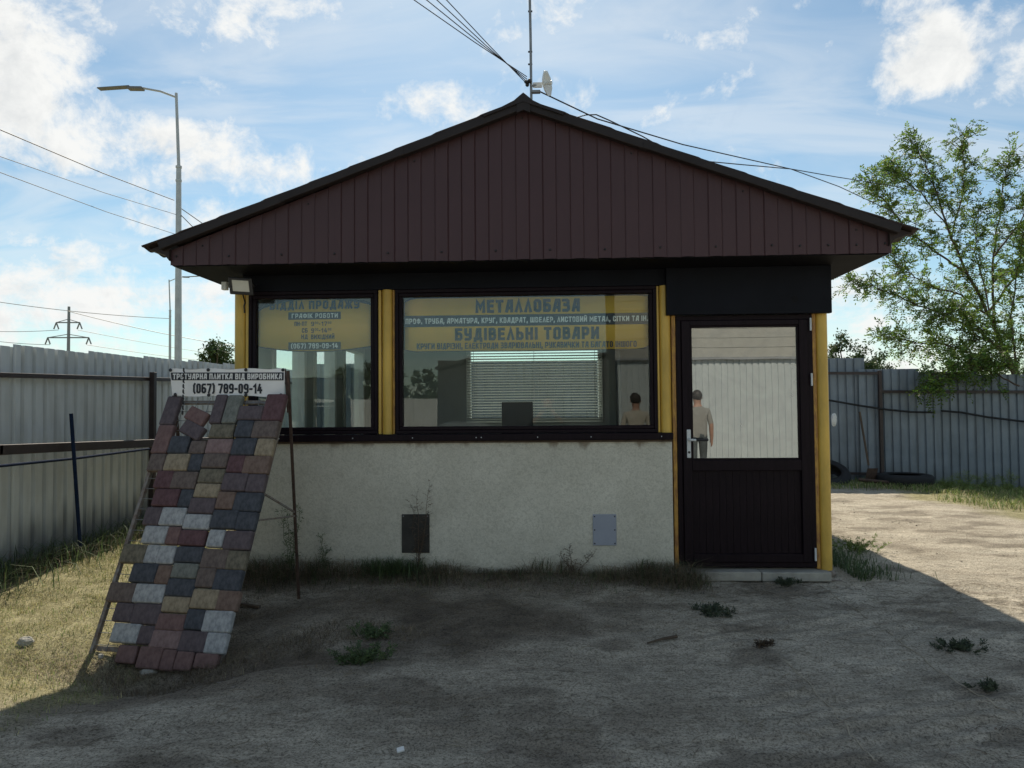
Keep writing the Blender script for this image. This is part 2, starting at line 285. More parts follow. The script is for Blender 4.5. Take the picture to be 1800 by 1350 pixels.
# ------------------------------------------------------------------ ground
HOLE = onZ(275, 1192, -.26)
def gz(x, y):
    x = np.asarray(x, float); y = np.asarray(y, float)
    z = -.055 - .022 * np.clip(-y, 0, 8) - .045 * sstep(-1.4, -2.6, x) * sstep(.4, -.9, y) - .17 * sstep(6.0, 9.0, x) * sstep(3, 8, y)
    z = z - .17 * np.exp(-(((x - HOLE[0] - .0) / .80) ** 2 + ((y - HOLE[1]) / .50) ** 2))
    return z
def gz1(x, y): return float(gz(x, y))
def ground_sheet():
    def axis(segs):
        a = []
        for (p, q, d) in segs: a.append(np.arange(p, q, d))
        return np.concatenate(a + [np.array([segs[-1][1]])])
    far = lambda s, e, n: None
    xs = np.concatenate([-np.geomspace(900, 5.4, 34), axis([(-5.2, -3.5, .045), (-3.5, 3.6, .021), (3.6, 9, .07)]), np.geomspace(9.2, 900, 30)])
    ys = np.concatenate([-np.geomspace(900, 4.4, 34), axis([(-4.2, .3, .019), (.3, 2, .035), (2, 9, .075)]), np.geomspace(9.2, 900, 30)])
    X, Y = np.meshgrid(xs, ys); Z = gz(X, Y)
    near = sstep(14, 8, np.abs(X)) * sstep(14, 9, np.abs(Y))
    out = ((X < -2.6) | (X > 2.35) | (Y < -.02)).astype(float)
    h = .075 * (fbm(X * .55 + 3, Y * .55 + 9, 3) - .44) + .030 * (fbm(X * 2.2, Y * 2.2, 3) - .44) + .016 * (fbm(X * 9, Y * 9 + 4, 3) - .44) + .011 * (fbm(X * 24, Y * 24, 2) - .37)
    clump = sstep(.52, .62, fbm(X * 5.5 + 31, Y * 5.5, 3)); h = h + .010 * clump * (fbm(X * 24, Y * 24 + 8, 3) - .3)
    # swept and driven marks: shallow ridges along gently curved lines
    ang = .42 + .5 * (fbm(X * .35 + 40, Y * .35, 2) - .4); q = Y * np.cos(ang) - X * np.sin(ang)
    ridge = np.sin(q * 48 + 5 * fbm(X * 1.2, Y * 1.2 + 60, 2)); mk = sstep(.44, .60, fbm(X * .8 + 70, Y * 1.6, 3)) * sstep(-.9, .6, X) * sstep(-.3, -1.2, Y)
    h = h + .0075 * ridge * mk
    for (cx, cy, a0, ww) in ((1.6, -2.2, .5, .16), (.6, -2.9, .25, .13), (-.9, -2.75, -.15, .15)):   # pressed wheel ruts with cross bars
        s_ = (X - cx) * np.cos(a0) + (Y - cy) * np.sin(a0); t_ = -(X - cx) * np.sin(a0) + (Y - cy) * np.cos(a0) + .06 * s_ * s_
        g_ = np.exp(-(t_ / ww) ** 4) * sstep(2.2, 1.2, np.abs(s_)) * sstep(.30, .55, fbm(X * 1.5 + cx * 9, Y * 1.5, 2)); h = h - .010 * g_ + .004 * g_ * np.sign(np.sin(s_ * 90 + 6 * np.abs(t_) / ww))
        h = h + .010 * np.exp(-((np.abs(t_) - ww * 1.15) / .035) ** 2) * sstep(2.2, 1.2, np.abs(s_)) * fbm(X * 4, Y * 4, 2)
    # a shallow rut and the mound along the wall
    h = h + .05 * np.exp(-((Y + .12) / .28) ** 2) * sstep(1.2, .6, X) * sstep(-3.2, -2.4, X) + .03 * np.exp(-(((X - 2.7) / .5) ** 2 + ((Y - .2) / .6) ** 2))
    h = h + .05 * np.exp(-(((X + 1.55) / .35) ** 2 + ((Y + 2.0) / .16) ** 2))
    # dug hollow under the foot of the paving display
    r2 = ((X - HOLE[0]) / .07) ** 2 + ((Y - HOLE[1]) / .10) ** 2
    h = h - .17 * np.exp(-r2 ** 2) + .03 * np.exp(-(((X - HOLE[0] - .28) / .22) ** 2 + ((Y - HOLE[1] - .12) / .10) ** 2))
    Z = Z + h * near * out
    ny, nx = X.shape; vs = np.stack([X, Y, Z], -1).reshape(-1, 3)
    i = np.arange(ny - 1)[:, None] * nx + np.arange(nx - 1)[None]; fs = np.stack([i, i + 1, i + nx + 1, i + nx], -1).reshape(-1, 4)
    me = bpy.data.meshes.new('ground'); me.vertices.add(len(vs)); me.vertices.foreach_set('co', vs.ravel()); me.loops.add(fs.size); me.loops.foreach_set('vertex_index', fs.ravel().astype(np.int32))
    me.polygons.add(len(fs)); me.polygons.foreach_set('loop_start', (np.arange(len(fs)) * 4).astype(np.int32)); me.polygons.foreach_set('use_smooth', np.ones(len(fs), bool)); me.update(); me.validate()
    # soil kinds: dark earth and turf soil
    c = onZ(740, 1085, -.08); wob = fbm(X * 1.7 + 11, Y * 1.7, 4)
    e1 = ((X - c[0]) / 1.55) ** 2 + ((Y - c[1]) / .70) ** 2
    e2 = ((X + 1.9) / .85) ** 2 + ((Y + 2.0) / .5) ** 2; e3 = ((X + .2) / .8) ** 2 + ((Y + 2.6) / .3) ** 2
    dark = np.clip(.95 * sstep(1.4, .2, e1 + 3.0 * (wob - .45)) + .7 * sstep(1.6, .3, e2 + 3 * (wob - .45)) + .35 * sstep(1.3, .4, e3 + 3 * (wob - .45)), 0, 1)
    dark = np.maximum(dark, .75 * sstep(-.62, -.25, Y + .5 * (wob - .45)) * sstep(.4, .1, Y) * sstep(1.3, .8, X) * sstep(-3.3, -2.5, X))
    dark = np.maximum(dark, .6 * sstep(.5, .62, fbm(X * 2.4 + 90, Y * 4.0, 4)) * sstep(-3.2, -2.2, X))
    turf = np.maximum(sstep(-2.35, -2.75, X + .8 * (wob - .45)) * sstep(-3.2, -2.2, Y + X * .1), sstep(5.2, 5.8, X + 1.2 * (wob - .45)) * sstep(2.0, 3.0, Y))
    turf = np.maximum(turf, sstep(40, 80, np.hypot(X, Y)))
    for nm, a in (('dark_soil', dark), ('turf_soil', turf)):
        at = me.attributes.new(nm, 'FLOAT', 'POINT'); at.data.foreach_set('value', np.clip(a, 0, 1).ravel().astype(np.float32))
    m = bpy.data.materials.new('sandy_soil'); m.use_nodes = True; n, l = m.node_tree.nodes, m.node_tree.links; b = n['Principled BSDF']; b.inputs['Roughness'].default_value = .95; b.inputs['Specular IOR Level'].default_value = .15
    tc = n.new('ShaderNodeTexCoord')
    def nz(sc, det, st=None, ro=.65):
        v = tc.outputs['Object']
        if st: mp = n.new('ShaderNodeMapping'); mp.inputs['Scale'].default_value = st; mp.inputs['Rotation'].default_value = (0, 0, .35); l.new(v, mp.inputs[0]); v = mp.outputs[0]
        t = n.new('ShaderNodeTexNoise'); t.inputs['Scale'].default_value = sc; t.inputs['Detail'].default_value = det; t.inputs['Roughness'].default_value = ro; l.new(v, t.inputs['Vector']); return t.outputs['Fac']
    def ramp(f, p0, c0, p1, c1):
        r = n.new('ShaderNodeValToRGB'); l.new(f, r.inputs[0]); e = r.color_ramp.elements; e[0].position = p0; e[0].color = (*c0, 1); e[1].position = p1; e[1].color = (*c1, 1); return r.outputs[0]
    def mixc(f, a, bb, mode='MIX'):
        x = n.new('ShaderNodeMixRGB'); x.blend_type = mode
        if isinstance(f, float): x.inputs[0].default_value = f
        else: l.new(f, x.inputs[0])
        l.new(a, x.inputs[1]); l.new(bb, x.inputs[2]); return x.outputs[0]
    sand = ramp(nz(1.3, 8), .34, (.48, .425, .34), .66, (.66, .60, .49))
    streak = ramp(nz(5.5, 9, (.8, 2.2, 1), .75), .36, (.62, .61, .60), .58, (1.08, 1.08, 1.08)); sand = mixc(.55, sand, streak, 'MULTIPLY')
    worn = ramp(nz(1.9, 6, (.8, 1.4, 1), .6), .42, (.70, .69, .67), .60, (1.16, 1.15, 1.13)); sand = mixc(.45, sand, worn, 'MULTIPLY')
    brush = ramp(nz(26, 6, (.30, 2.2, 1), .7), .40, (.60, .59, .57), .55, (1.08, 1.08, 1.08)); sand = mixc(.45, sand, brush, 'MULTIPLY')
    clod = ramp(nz(22, 7, None, .7), .38, (.66, .65, .63), .54, (1.06, 1.06, 1.06)); sand = mixc(.42, sand, clod, 'MULTIPLY')
    at = n.new('ShaderNodeAttribute'); at.attribute_name = 'dark_soil'; at2 = n.new('ShaderNodeAttribute'); at2.attribute_name = 'turf_soil'
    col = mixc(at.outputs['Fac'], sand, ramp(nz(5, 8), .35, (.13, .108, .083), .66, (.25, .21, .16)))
    col = mixc(at2.outputs['Fac'], col, ramp(nz(6, 8), .35, (.22, .20, .10), .66, (.46, .42, .25)))
    speck = ramp(nz(75, 6, None, .8), .40, (.30, .29, .27), .52, (1.12, 1.12, 1.12)); col = mixc(.85, col, speck, 'MULTIPLY')
    grit = ramp(nz(160, 2, None, .6), .30, (.5, .5, .5), .5, (1, 1, 1)); col = mixc(.6, col, grit, 'MULTIPLY')
    l.new(col, b.inputs['Base Color'])
    bp = n.new('ShaderNodeBump'); bp.inputs['Strength'].default_value = 1.0; bp.inputs['Distance'].default_value = .02; l.new(nz(45, 8, None, .75), bp.inputs['Height'])
    bp2 = n.new('ShaderNodeBump'); bp2.inputs['Strength'].default_value = .5; bp2.inputs['Distance'].default_value = .02; l.new(nz(9, 7, (.9, 2.2, 1), .65), bp2.inputs['Height']); l.new(bp.outputs[0], bp2.inputs['Normal']); l.new(bp2.outputs[0], b.inputs['Normal'])
    me.materials.append(m); o = bpy.data.objects.new('ground', me); COL.objects.link(o); put(o, (0, 0, 0)); tag(o, 'sandy trampled yard ground', 'ground', kind='structure')
    return X[0], Y[:, 0], Z
GX, GY, GZ = ground_sheet()
def gh(x, y):                                               # height of the finished sheet
    i = int(np.clip(np.searchsorted(GX, x) - 1, 0, len(GX) - 2)); j = int(np.clip(np.searchsorted(GY, y) - 1, 0, len(GY) - 2))
    fx = (x - GX[i]) / (GX[i + 1] - GX[i]); fy = (y - GY[j]) / (GY[j + 1] - GY[j])
    return float((GZ[j, i] * (1 - fx) + GZ[j, i + 1] * fx) * (1 - fy) + (GZ[j + 1, i] * (1 - fx) + GZ[j + 1, i + 1] * fx) * fy)
def onG(px, py):
    z = -.1
    for k in range(12): p = onZ(px, py, z); z = .5 * z + .5 * gh(p[0], p[1])
    return V3(p[0], p[1], gh(p[0], p[1]))
# ------------------------------------------------------------------ stroke lettering
def rr(x0, x1, y0=0., y1=1., c=.12): return [(x0, y0 + c), (x0, y1 - c), (x0 + c, y1), (x1 - c, y1), (x1, y1 - c), (x1, y0 + c), (x1 - c, y0), (x0 + c, y0), (x0, y0 + c), (x0, y0 + c + .1)]
GL = {'А': (.52, [[(0, 0), (.24, 1), (.52, 1), (.52, 0)], [(.1, .30), (.52, .30)]]), 'Л': (.5, [[(0, 0), (.27, 1), (.5, 0)]]), 'Б': (.5, [[(.47, 1), (0, 1), (0, 0), (.38, 0), (.5, .12), (.5, .45), (.38, .57), (0, .57)]]),
 'В': (.5, [[(.0, .54), (0, 1), (.36, 1), (.46, .9), (.46, .64), (.36, .54), (0, .54), (0, 0), (.38, 0), (.5, .12), (.5, .42), (.38, .54)]]), 'Г': (.42, [[(0, 0), (0, 1), (.42, 1)]]),
 'Д': (.62, [[(.14, .02), (.26, 1), (.54, 1), (.54, .02)], [(0, -.16), (0, .02), (.64, .02), (.64, -.16)]]), 'Е': (.44, [[(.44, 1), (0, 1), (0, 0), (.44, 0)], [(0, .52), (.38, .52)]]),
 'Ж': (.8, [[(.4, 0), (.4, 1)], [(0, 1), (.2, .52), (0, 0)], [(.8, 1), (.6, .52), (.8, 0)], [(.2, .52), (.6, .52)]]), 'З': (.5, [[(0, 1), (.36, 1), (.46, .9), (.46, .64), (.36, .54), (.12, .54)], [(.36, .54), (.5, .42), (.5, .12), (.38, 0), (0, 0)]]),
 'И': (.52, [[(0, 1), (0, 0)], [(0, .06), (.52, .94)], [(.52, 1), (.52, 0)]]), 'Й': (.52, [[(0, 1), (0, 0)], [(0, .06), (.52, .94)], [(.52, 1), (.52, 0)], [(.13, 1.27), (.39, 1.27)]]), 'І': (.0, [[(0, 0), (0, 1)]]),
 'К': (.5, [[(0, 0), (0, 1)], [(.48, 1), (.16, .52), (.5, 0)], [(0, .52), (.16, .52)]]), 'М': (.72, [[(0, 0), (0, 1), (.36, .32), (.72, 1), (.72, 0)]]), 'Н': (.5, [[(0, 0), (0, 1)], [(.5, 0), (.5, 1)], [(0, .52), (.5, .52)]]),
 'О': (.5, [rr(0, .5)]), 'П': (.5, [[(0, 0), (0, 1), (.5, 1), (.5, 0)]]), 'Р': (.5, [[(0, 0), (0, 1), (.38, 1), (.5, .88), (.5, .5), (.38, .38), (0, .38)]]), 'С': (.48, [[(.48, .76), (.48, .88), (.36, 1), (.12, 1), (0, .88), (0, .12), (.12, 0), (.36, 0), (.48, .12), (.48, .24)]]),
 'Т': (.5, [[(0, 1), (.5, 1)], [(.25, 1), (.25, 0)]]), 'У': (.5, [[(0, 1), (0, .55), (.1, .44), (.5, .44)], [(.5, 1), (.5, .12), (.38, 0), (.04, 0)]]), 'Ф': (.7, [rr(0, .7, .16, .84), [(.35, 0), (.35, 1)]]), 'Х': (.54, [[(0, 0), (.54, 1)], [(0, 1), (.54, 0)]]),
 'Ч': (.5, [[(0, 1), (0, .55), (.1, .44), (.5, .44)], [(.5, 1), (.5, 0)]]), 'Ш': (.8, [[(0, 1), (0, 0), (.8, 0), (.8, 1)], [(.4, 1), (.4, 0)]]), 'Ь': (.5, [[(0, 1), (0, 0), (.38, 0), (.5, .12), (.5, .45), (.38, .57), (0, .57)]]),
 'Ю': (.82, [[(0, 0), (0, 1)], [(0, .52), (.3, .52)], rr(.3, .82)]), '0': (.46, [rr(0, .46)]), '1': (.24, [[(0, .78), (.24, 1), (.24, 0)]]), '4': (.5, [[(.38, 0), (.38, .62)], [(.26, 1), (0, .3), (.52, .3)]]),
 '6': (.48, [[(.45, 1), (.12, 1), (0, .88), (0, .12), (.12, 0), (.36, 0), (.48, .12), (.48, .43), (.36, .55), (0, .55)]]), '7': (.48, [[(0, 1), (.48, 1), (.48, .86), (.18, 0)]]), '8': (.48, [rr(0, .48), [(0, .53), (.48, .53)]]),
 '9': (.48, [[(.04, 0), (.36, 0), (.48, .12), (.48, .88), (.36, 1), (.12, 1), (0, .88), (0, .57), (.12, .45), (.48, .45)]]), '(': (.14, [[(.14, 1.06), (0, .88), (0, .12), (.14, -.06)]]), ')': (.14, [[(0, 1.06), (.14, .88), (.14, .12), (0, -.06)]]),
 '-': (.22, [[(0, .45), (.22, .45)]]), '.': (.0, [[(0, -.08), (0, .1)]]), ',': (.0, [[(0, .1), (-.05, -.2)]])}
def lettering(text, a, b, height, up, nrm, stroke=.2, gap=.17, off=.002):
    """letters standing between points a and b (baseline), height in metres; each letter is its own set of thin strokes"""
    a, b, up, nrm = (np.array(q, float) for q in (a, b, up, nrm)); mb = MB(); W_ = np.linalg.norm(b - a); u = (b - a) / W_
    sc0 = 1 - stroke; adv = 0; items = []; k = 1.0; base = 0.
    for ch in text:
        if ch == '^': k, base = (.52, .48) if k == 1 else (1., 0.); continue
        if ch == ' ': adv += .36; continue
        w, st = GL[ch]; items.append((adv, k, base, st)); adv += (w * sc0 + stroke + gap) * k
    adv -= gap; sx = W_ / (adv * height)
    li = 0
    for (x0, k, base, st) in items:
        for line in st:
            P = [((x0 + (p[0] * sc0 + stroke / 2) * k) * sx * height, (base + (p[1] * sc0 + stroke / 2) * k) * height) for p in line]
            h = stroke * k * height / 2; n_ = len(P); L_, R_ = [], []
            for i in range(n_):
                p0 = np.array(P[max(i - 1, 0)]); p1 = np.array(P[i]); p2 = np.array(P[min(i + 1, n_ - 1)])
                d1 = p1 - p0 if i else p2 - p1; d2 = p2 - p1 if i < n_ - 1 else p1 - p0
                d1 = d1 / (np.linalg.norm(d1) + 1e-9); d2 = d2 / (np.linalg.norm(d2) + 1e-9); q1 = np.array([-d1[1], d1[0]]); q2 = np.array([-d2[1], d2[0]]); mt = q1 + q2; mt = mt / (np.linalg.norm(mt) + 1e-9)
                e = h / max(.45, float(np.dot(mt, q1))); ext = np.zeros(2)
                if i == 0: ext = -d1 * h * (.98 if n_ > 1 else 1)
                if i == n_ - 1: ext = d2 * h * .98
                L_.append(p1 + mt * e + ext); R_.append(p1 - mt * e + ext)
            li += 1; z = nrm * (off + .00025 * (li % 4))
            vs = [a + u * p[0] + up * p[1] + z for p in L_] + [a + u * p[0] + up * p[1] + z for p in R_]
            mb.add(vs, [(i, i + n_, i + n_ + 1, i + 1) for i in range(n_ - 1)])
    return mb
# ------------------------------------------------------------------ the sales kiosk
K = thing('sales_kiosk', 'small sales office with brown clad gable, yellow posts and pale plaster wall', 'building', (-.15, 2, -.06))
def part(mb, name, m, parent=None, bevel=0., **k): return mb.build(name, m, parent or K, bevel, **k)
XL, X2, X3, XR = -2.535, -1.30, .965, 2.208
# floor, walls
part(MB().box((-2.50, .03, -.2), (2.2, 4.3, .02)), 'floor', 'interior_floor')
def plaster_front():
    mb = MB(); nx, nz_ = 90, 30; x0, x1, z0, z1 = -2.53, 1.0, -.25, 1.045
    vs = []
    for j in range(nz_ + 1):
        for i in range(nx + 1):
            x = x0 + (x1 - x0) * i / nx; z = z0 + (z1 - z0) * j / nz_
            vs.append((x, -.028 + .006 * (float(fbm(x * 1.3, z * 1.6, 3)) - .45) * (0 < i < nx), z))
    mb.add(vs, [(j * (nx + 1) + i, j * (nx + 1) + i + 1, (j + 1) * (nx + 1) + i + 1, (j + 1) * (nx + 1) + i) for j in range(nz_) for i in range(nx)], True)
    mb.box((x0, -.026, z0), (x1, .10, z1)); return mb
def plaster_material():
    m = M['plaster']; n, l = m.node_tree.nodes, m.node_tree.links; b = n['Principled BSDF']; src = b.inputs['Base Color'].links[0].from_socket
    tc = n.new('ShaderNodeTexCoord')
    nz = n.new('ShaderNodeTexNoise'); nz.inputs['Scale'].default_value = 42; nz.inputs['Detail'].default_value = 3; nz.inputs['Distortion'].default_value = 1.6; l.new(tc.outputs['Object'], nz.inputs['Vector'])
    r = n.new('ShaderNodeValToRGB'); r.color_ramp.elements[0].position = .36; r.color_ramp.elements[0].color = (.80, .80, .78, 1); r.color_ramp.elements[1].position = .56; r.color_ramp.elements[1].color = (1.05, 1.05, 1.05, 1); l.new(nz.outputs['Fac'], r.inputs[0])
    mx = n.new('ShaderNodeMixRGB'); mx.blend_type = 'MULTIPLY'; mx.inputs[0].default_value = .8; l.new(src, mx.inputs[1]); l.new(r.outputs[0], mx.inputs[2])
    # mud splashes near the ground and rusty weeping under the sill
    sp = n.new('ShaderNodeSeparateXYZ'); l.new(tc.outputs['Object'], sp.inputs[0])
    n7 = n.new('ShaderNodeTexNoise'); n7.inputs['Scale'].default_value = 1.6; n7.inputs['Detail'].default_value = 8; n7.inputs['Roughness'].default_value = .7; l.new(tc.outputs['Object'], n7.inputs['Vector']); r7 = n.new('ShaderNodeValToRGB'); r7.color_ramp.elements[0].position = .34; r7.color_ramp.elements[0].color = (.74, .72, .66, 1); r7.color_ramp.elements[1].position = .60; r7.color_ramp.elements[1].color = (1.04, 1.02, .98, 1); l.new(n7.outputs['Fac'], r7.inputs[0]); m7 = n.new('ShaderNodeMixRGB'); m7.blend_type = 'MULTIPLY'; m7.inputs[0].default_value = .4; l.new(mx.outputs[0], m7.inputs[1]); l.new(r7.outputs[0], m7.inputs[2]); mx = m7
    n2 = n.new('ShaderNodeTexNoise'); n2.inputs['Scale'].default_value = 4; n2.inputs['Detail'].default_value = 7; l.new(tc.outputs['Object'], n2.inputs['Vector'])
    ad = n.new('ShaderNodeMath'); ad.operation = 'MULTIPLY_ADD'; l.new(n2.outputs['Fac'], ad.inputs[0]); ad.inputs[1].default_value = -.55; l.new(sp.outputs['Z'], ad.inputs[2])
    mr = n.new('ShaderNodeMapRange'); mr.interpolation_type = 'SMOOTHSTEP'; l.new(ad.outputs[0], mr.inputs[0]); mr.inputs[1].default_value = -.80; mr.inputs[2].default_value = -.60; mr.inputs[3].default_value = .6; mr.inputs[4].default_value = 0
    m2 = n.new('ShaderNodeMixRGB'); l.new(mr.outputs[0], m2.inputs[0]); l.new(mx.outputs[0], m2.inputs[1]); m2.inputs[2].default_value = (.20, .175, .135, 1)
    mp = n.new('ShaderNodeMapping'); mp.inputs['Scale'].default_value = (2.6, 1, .5); l.new(tc.outputs['Object'], mp.inputs[0]); n3 = n.new('ShaderNodeTexNoise'); n3.inputs['Scale'].default_value = 3; n3.inputs['Detail'].default_value = 5; l.new(mp.outputs[0], n3.inputs['Vector'])
    a2 = n.new('ShaderNodeMath'); a2.operation = 'MULTIPLY_ADD'; l.new(n3.outputs['Fac'], a2.inputs[0]); a2.inputs[1].default_value = .42; l.new(sp.outputs['Z'], a2.inputs[2])
    m4 = n.new('ShaderNodeMapRange'); m4.interpolation_type = 'SMOOTHSTEP'; l.new(a2.outputs[0], m4.inputs[0]); m4.inputs[1].default_value = .835; m4.inputs[2].default_value = .90; m4.inputs[4].default_value = .7
    m5 = n.new('ShaderNodeMixRGB'); l.new(m4.outputs[0], m5.inputs[0]); l.new(m2.outputs[0], m5.inputs[1]); m5.inputs[2].default_value = (.17, .12, .075, 1)
    l.new(m5.outputs[0], b.inputs['Base Color'])
plaster_material()
front_wall = part(plaster_front(), 'front_wall', 'plaster')
def pierced_wall(name, m, u0, u1, z0, z1, holes, P):         # wall in (u, z) with openings, P maps (u, t, z) with t the thickness 0..1
    us = sorted({u0, u1, *[h[0] for h in holes], *[h[1] for h in holes]}); zs = sorted({z0, z1, *[h[2] for h in holes], *[h[3] for h in holes]}); mb = MB()
    for i in range(len(us) - 1):
        for j in range(len(zs) - 1):
            uc, zc = (us[i] + us[i + 1]) / 2, (zs[j] + zs[j + 1]) / 2
            if any(h[0] < uc < h[1] and h[2] < zc < h[3] for h in holes): continue
            mb.box(P(us[i], 0, zs[j]), P(us[i + 1], 1, zs[j + 1]))
    return part(mb, name, m)
SIDE = [(.45, 1.35, .85, 2.12), (1.62, 2.42, .12, 2.12), (2.75, 3.75, .85, 2.12)]
pierced_wall('side_wall', 'interior_wall', .10, 4.3, -.2, 2.42, SIDE, lambda u, t, z: (-2.53 + .1 * t, u, z))
b0, b1 = onY(820, 700, 4.2), onY(1060, 738, 4.2); BW = (b0[0], b1[0], b1[2] - .03, 2.2)
pierced_wall('rear_wall', 'interior_wall', -2.43, 2.15, -.2, 2.42, [BW], lambda u, t, z: (u, 4.2 + .1 * t, z))
part(MB().box((2.15, .10, -.2), (2.25, 4.3, 2.42)), 'side_wall', 'interior_wall')
part(MB().box((-2.42, .12, 2.36), (2.14, 4.19, 2.40)), 'ceiling', 'white_plastic')
def rect_frame(mb, P, u0, u1, z0, z1, w, d0, d1):            # mitred-look frame from four bars
    for (a, b, c, d) in ((u0, u1, z0, z0 + w), (u0, u1, z1 - w, z1), (u0, u0 + w, z0 + w, z1 - w), (u1 - w, u1, z0 + w, z1 - w)): mb.box(P(a, d0, c), P(b, d1, d))
    return mb
for (y0, y1, z0, z1) in SIDE:
    w_ = part(rect_frame(MB(), lambda u, t, z: (t, u, z), y0, y1, z0, z1, .065, -2.54, -2.41), 'side_window', 'white_plastic', bevel=.006)
    part(MB().box((-2.485, y0 + .06, z0 + .06), (-2.479, y1 - .06, z1 - .06)), 'pane', 'plain_glass', w_)
    if z0 < .5: part(MB().box((-2.41, y0 + .05, .92), (-2.37, y1 - .05, .99)), 'rail', 'white_plastic', w_)
wr = part(rect_frame(MB(), lambda u, t, z: (u, t, z), *BW, .06, 4.17, 4.31), 'rear_window', 'white_plastic', bevel=.006)
part(MB().box((BW[0] + .05, 4.24, BW[2] + .05), (BW[1] - .05, 4.246, BW[3] - .05)), 'pane', 'plain_glass', wr)
# front windows
def front_window(px0, px1, gx0, gx1):
    P = lambda u, t, z: (u, t, z); a = onY(px0, 640, 0)[0]; b = onY(px1, 640, 0)[0]; z0, z1 = 1.108, 2.292
    f = part(rect_frame(MB(), P, a, b, z0, z1, .028, -.01, .075), 'window', 'dark_plastic', bevel=.004)
    part(rect_frame(MB(), P, a + .029, b - .029, z0 + .029, z1 - .029, .030, -.003, .068), 'frame', 'dark_plastic', f, bevel=.006)
    part(MB().box((a + .05, .030, z0 + .05), (b - .05, .036, z1 - .05)), 'pane', 'window_glass', f)
    return a + .059, b - .059, z0 + .059, z1 - .059
W1 = front_window(437, 664, 0, 0); W2 = front_window(695, 1155, 0, 0)
# yellow posts with flanking strips
def post(x, z0, z1, r=.047, y=.035): return part(MB().tube([(x, y, z0), (x, y, z1)], r, 20), 'post', 'yellow_paint')
def strip(x0, x1, z0, z1, m='yellow_paint', y=.0): return part(MB().box((x0, y, z0), (x1, y + .06, z1)), 'post_strip', m, bevel=.003)
post(XL, -.1, 2.31, .050); strip(-2.482, -2.455, 1.05, 2.29)
post(X2, 1.10, 2.31, .046); strip(-1.372, -1.350, 1.108, 2.29, 'yellow_paint'); strip(-1.252, -1.237, 1.108, 2.29, 'rusty_yellow')
post(X3, -.08, 2.31, .047); strip(.897, .914, 1.108, 2.29); strip(1.014, 1.045, -.02, 2.07, 'rusty_yellow')
post(XR, .01, 2.08, .049); strip(2.128, 2.156, .02, 2.07, 'rusty_yellow')
# sill with screws, fascia beam, header board over the door, soffit
sill = part(MB().box((-2.52, -.075, 1.052), (1.005, .03, 1.106)), 'sill', 'dark_plastic', bevel=.006)
for px in (490, 620, 725, 837, 846, 945, 1039, 1163): p = onY(px, 769, -.076); part(MB().ball((p[0], -.0765, 1.078), .005, 6, 4), 'screw', 'white_metal', sill)
part(MB().box((-2.47, -.045, 1.035), (1.0, -.02, 1.05)), 'sill_batten', 'bark')
part(MB().box((-2.50, -.012, 2.294), (2.2, .10, 2.425)), 'fascia_beam', 'dark_board')
h0, h1 = onY(1172, 552, -.07), onY(1461, 470, -.07)
hb = part(MB().box((h0[0], -.07, 2.045), (h1[0], -.014, 2.424)), 'header_board', 'dark_board', bevel=.003)
p = onY(1397, 526, -.07); part(MB().tube([(p[0], -.0712, p[2]), (p[0], -.0695, p[2])], .026, 14), 'cable_hole', 'soffit', hb)
part(MB().box((-2.87, -.44, 2.426), (2.54, 4.5, 2.440)), 'soffit', 'soffit')
# gable: profiled cladding, one strip for each rib
APX, APZ = -.14, 3.590; GLx, GRx, GB = -2.890, 2.560, 2.432; ZL, ZR = 2.552, 2.580
def gtop(x): return ZL + (APZ - ZL) * (x - GLx) / (APX - GLx) if x < APX else APZ + (ZR - APZ) * (x - APX) / (GRx - APX)
nst = 53; ps = (GRx - GLx) / nst
for i in range(nst):
    x0 = GLx + ps * i; x1 = x0 + ps; proud = .0 if i % 2 else .005; y = -.452 - proud; mb = MB(); e = .006
    za, zb = gtop(x0 + e) - .01, gtop(x1 - e) - .01; q = random.uniform(-.002, .002)
    vs = []
    for (x, yy) in ((x0, -.449), (x0 + e, y + q), (x0 + ps * .5, y + q - .001), (x1 - e, y + q), (x1, -.449)):
        vs += [(x, yy, GB + random.uniform(-.002, .002)), (x, yy, gtop(min(max(x, GLx), GRx)) - .006)]
    if x0 < APX < x1: vs[5] = (x0 + ps * .5, y, APZ - .01)
    mb.add(vs, [(2 * k, 2 * k + 2, 2 * k + 3, 2 * k + 1) for k in range(4)])
    part(mb, 'cladding_strip', 'cladding_brown')
part(MB().prism([(GLx + .01, GB), (GRx - .01, GB), (GRx - .01, ZR - .02), (APX, APZ - .02), (GLx + .01, ZL - .02)], (1, 0, 0), (0, 0, 1), (0, .02, 0), (0, -.44, 0)), 'gable_backing', 'soffit')
mb = MB()
for i in range(27):
    if i % 2 == 0 or i > 22: x = GLx + ps * (2 * i + .5); mb.ball((x, -.462, 2.50 + random.uniform(-.004, .004)), .009, 6, 4)
    if i % 4 == 1: x = GLx + ps * (2 * i + .5); mb.ball((x, -.462, max(2.5, gtop(x) - .07)), .007, 6, 4)
part(mb, 'cladding_screws', 'steel_black')
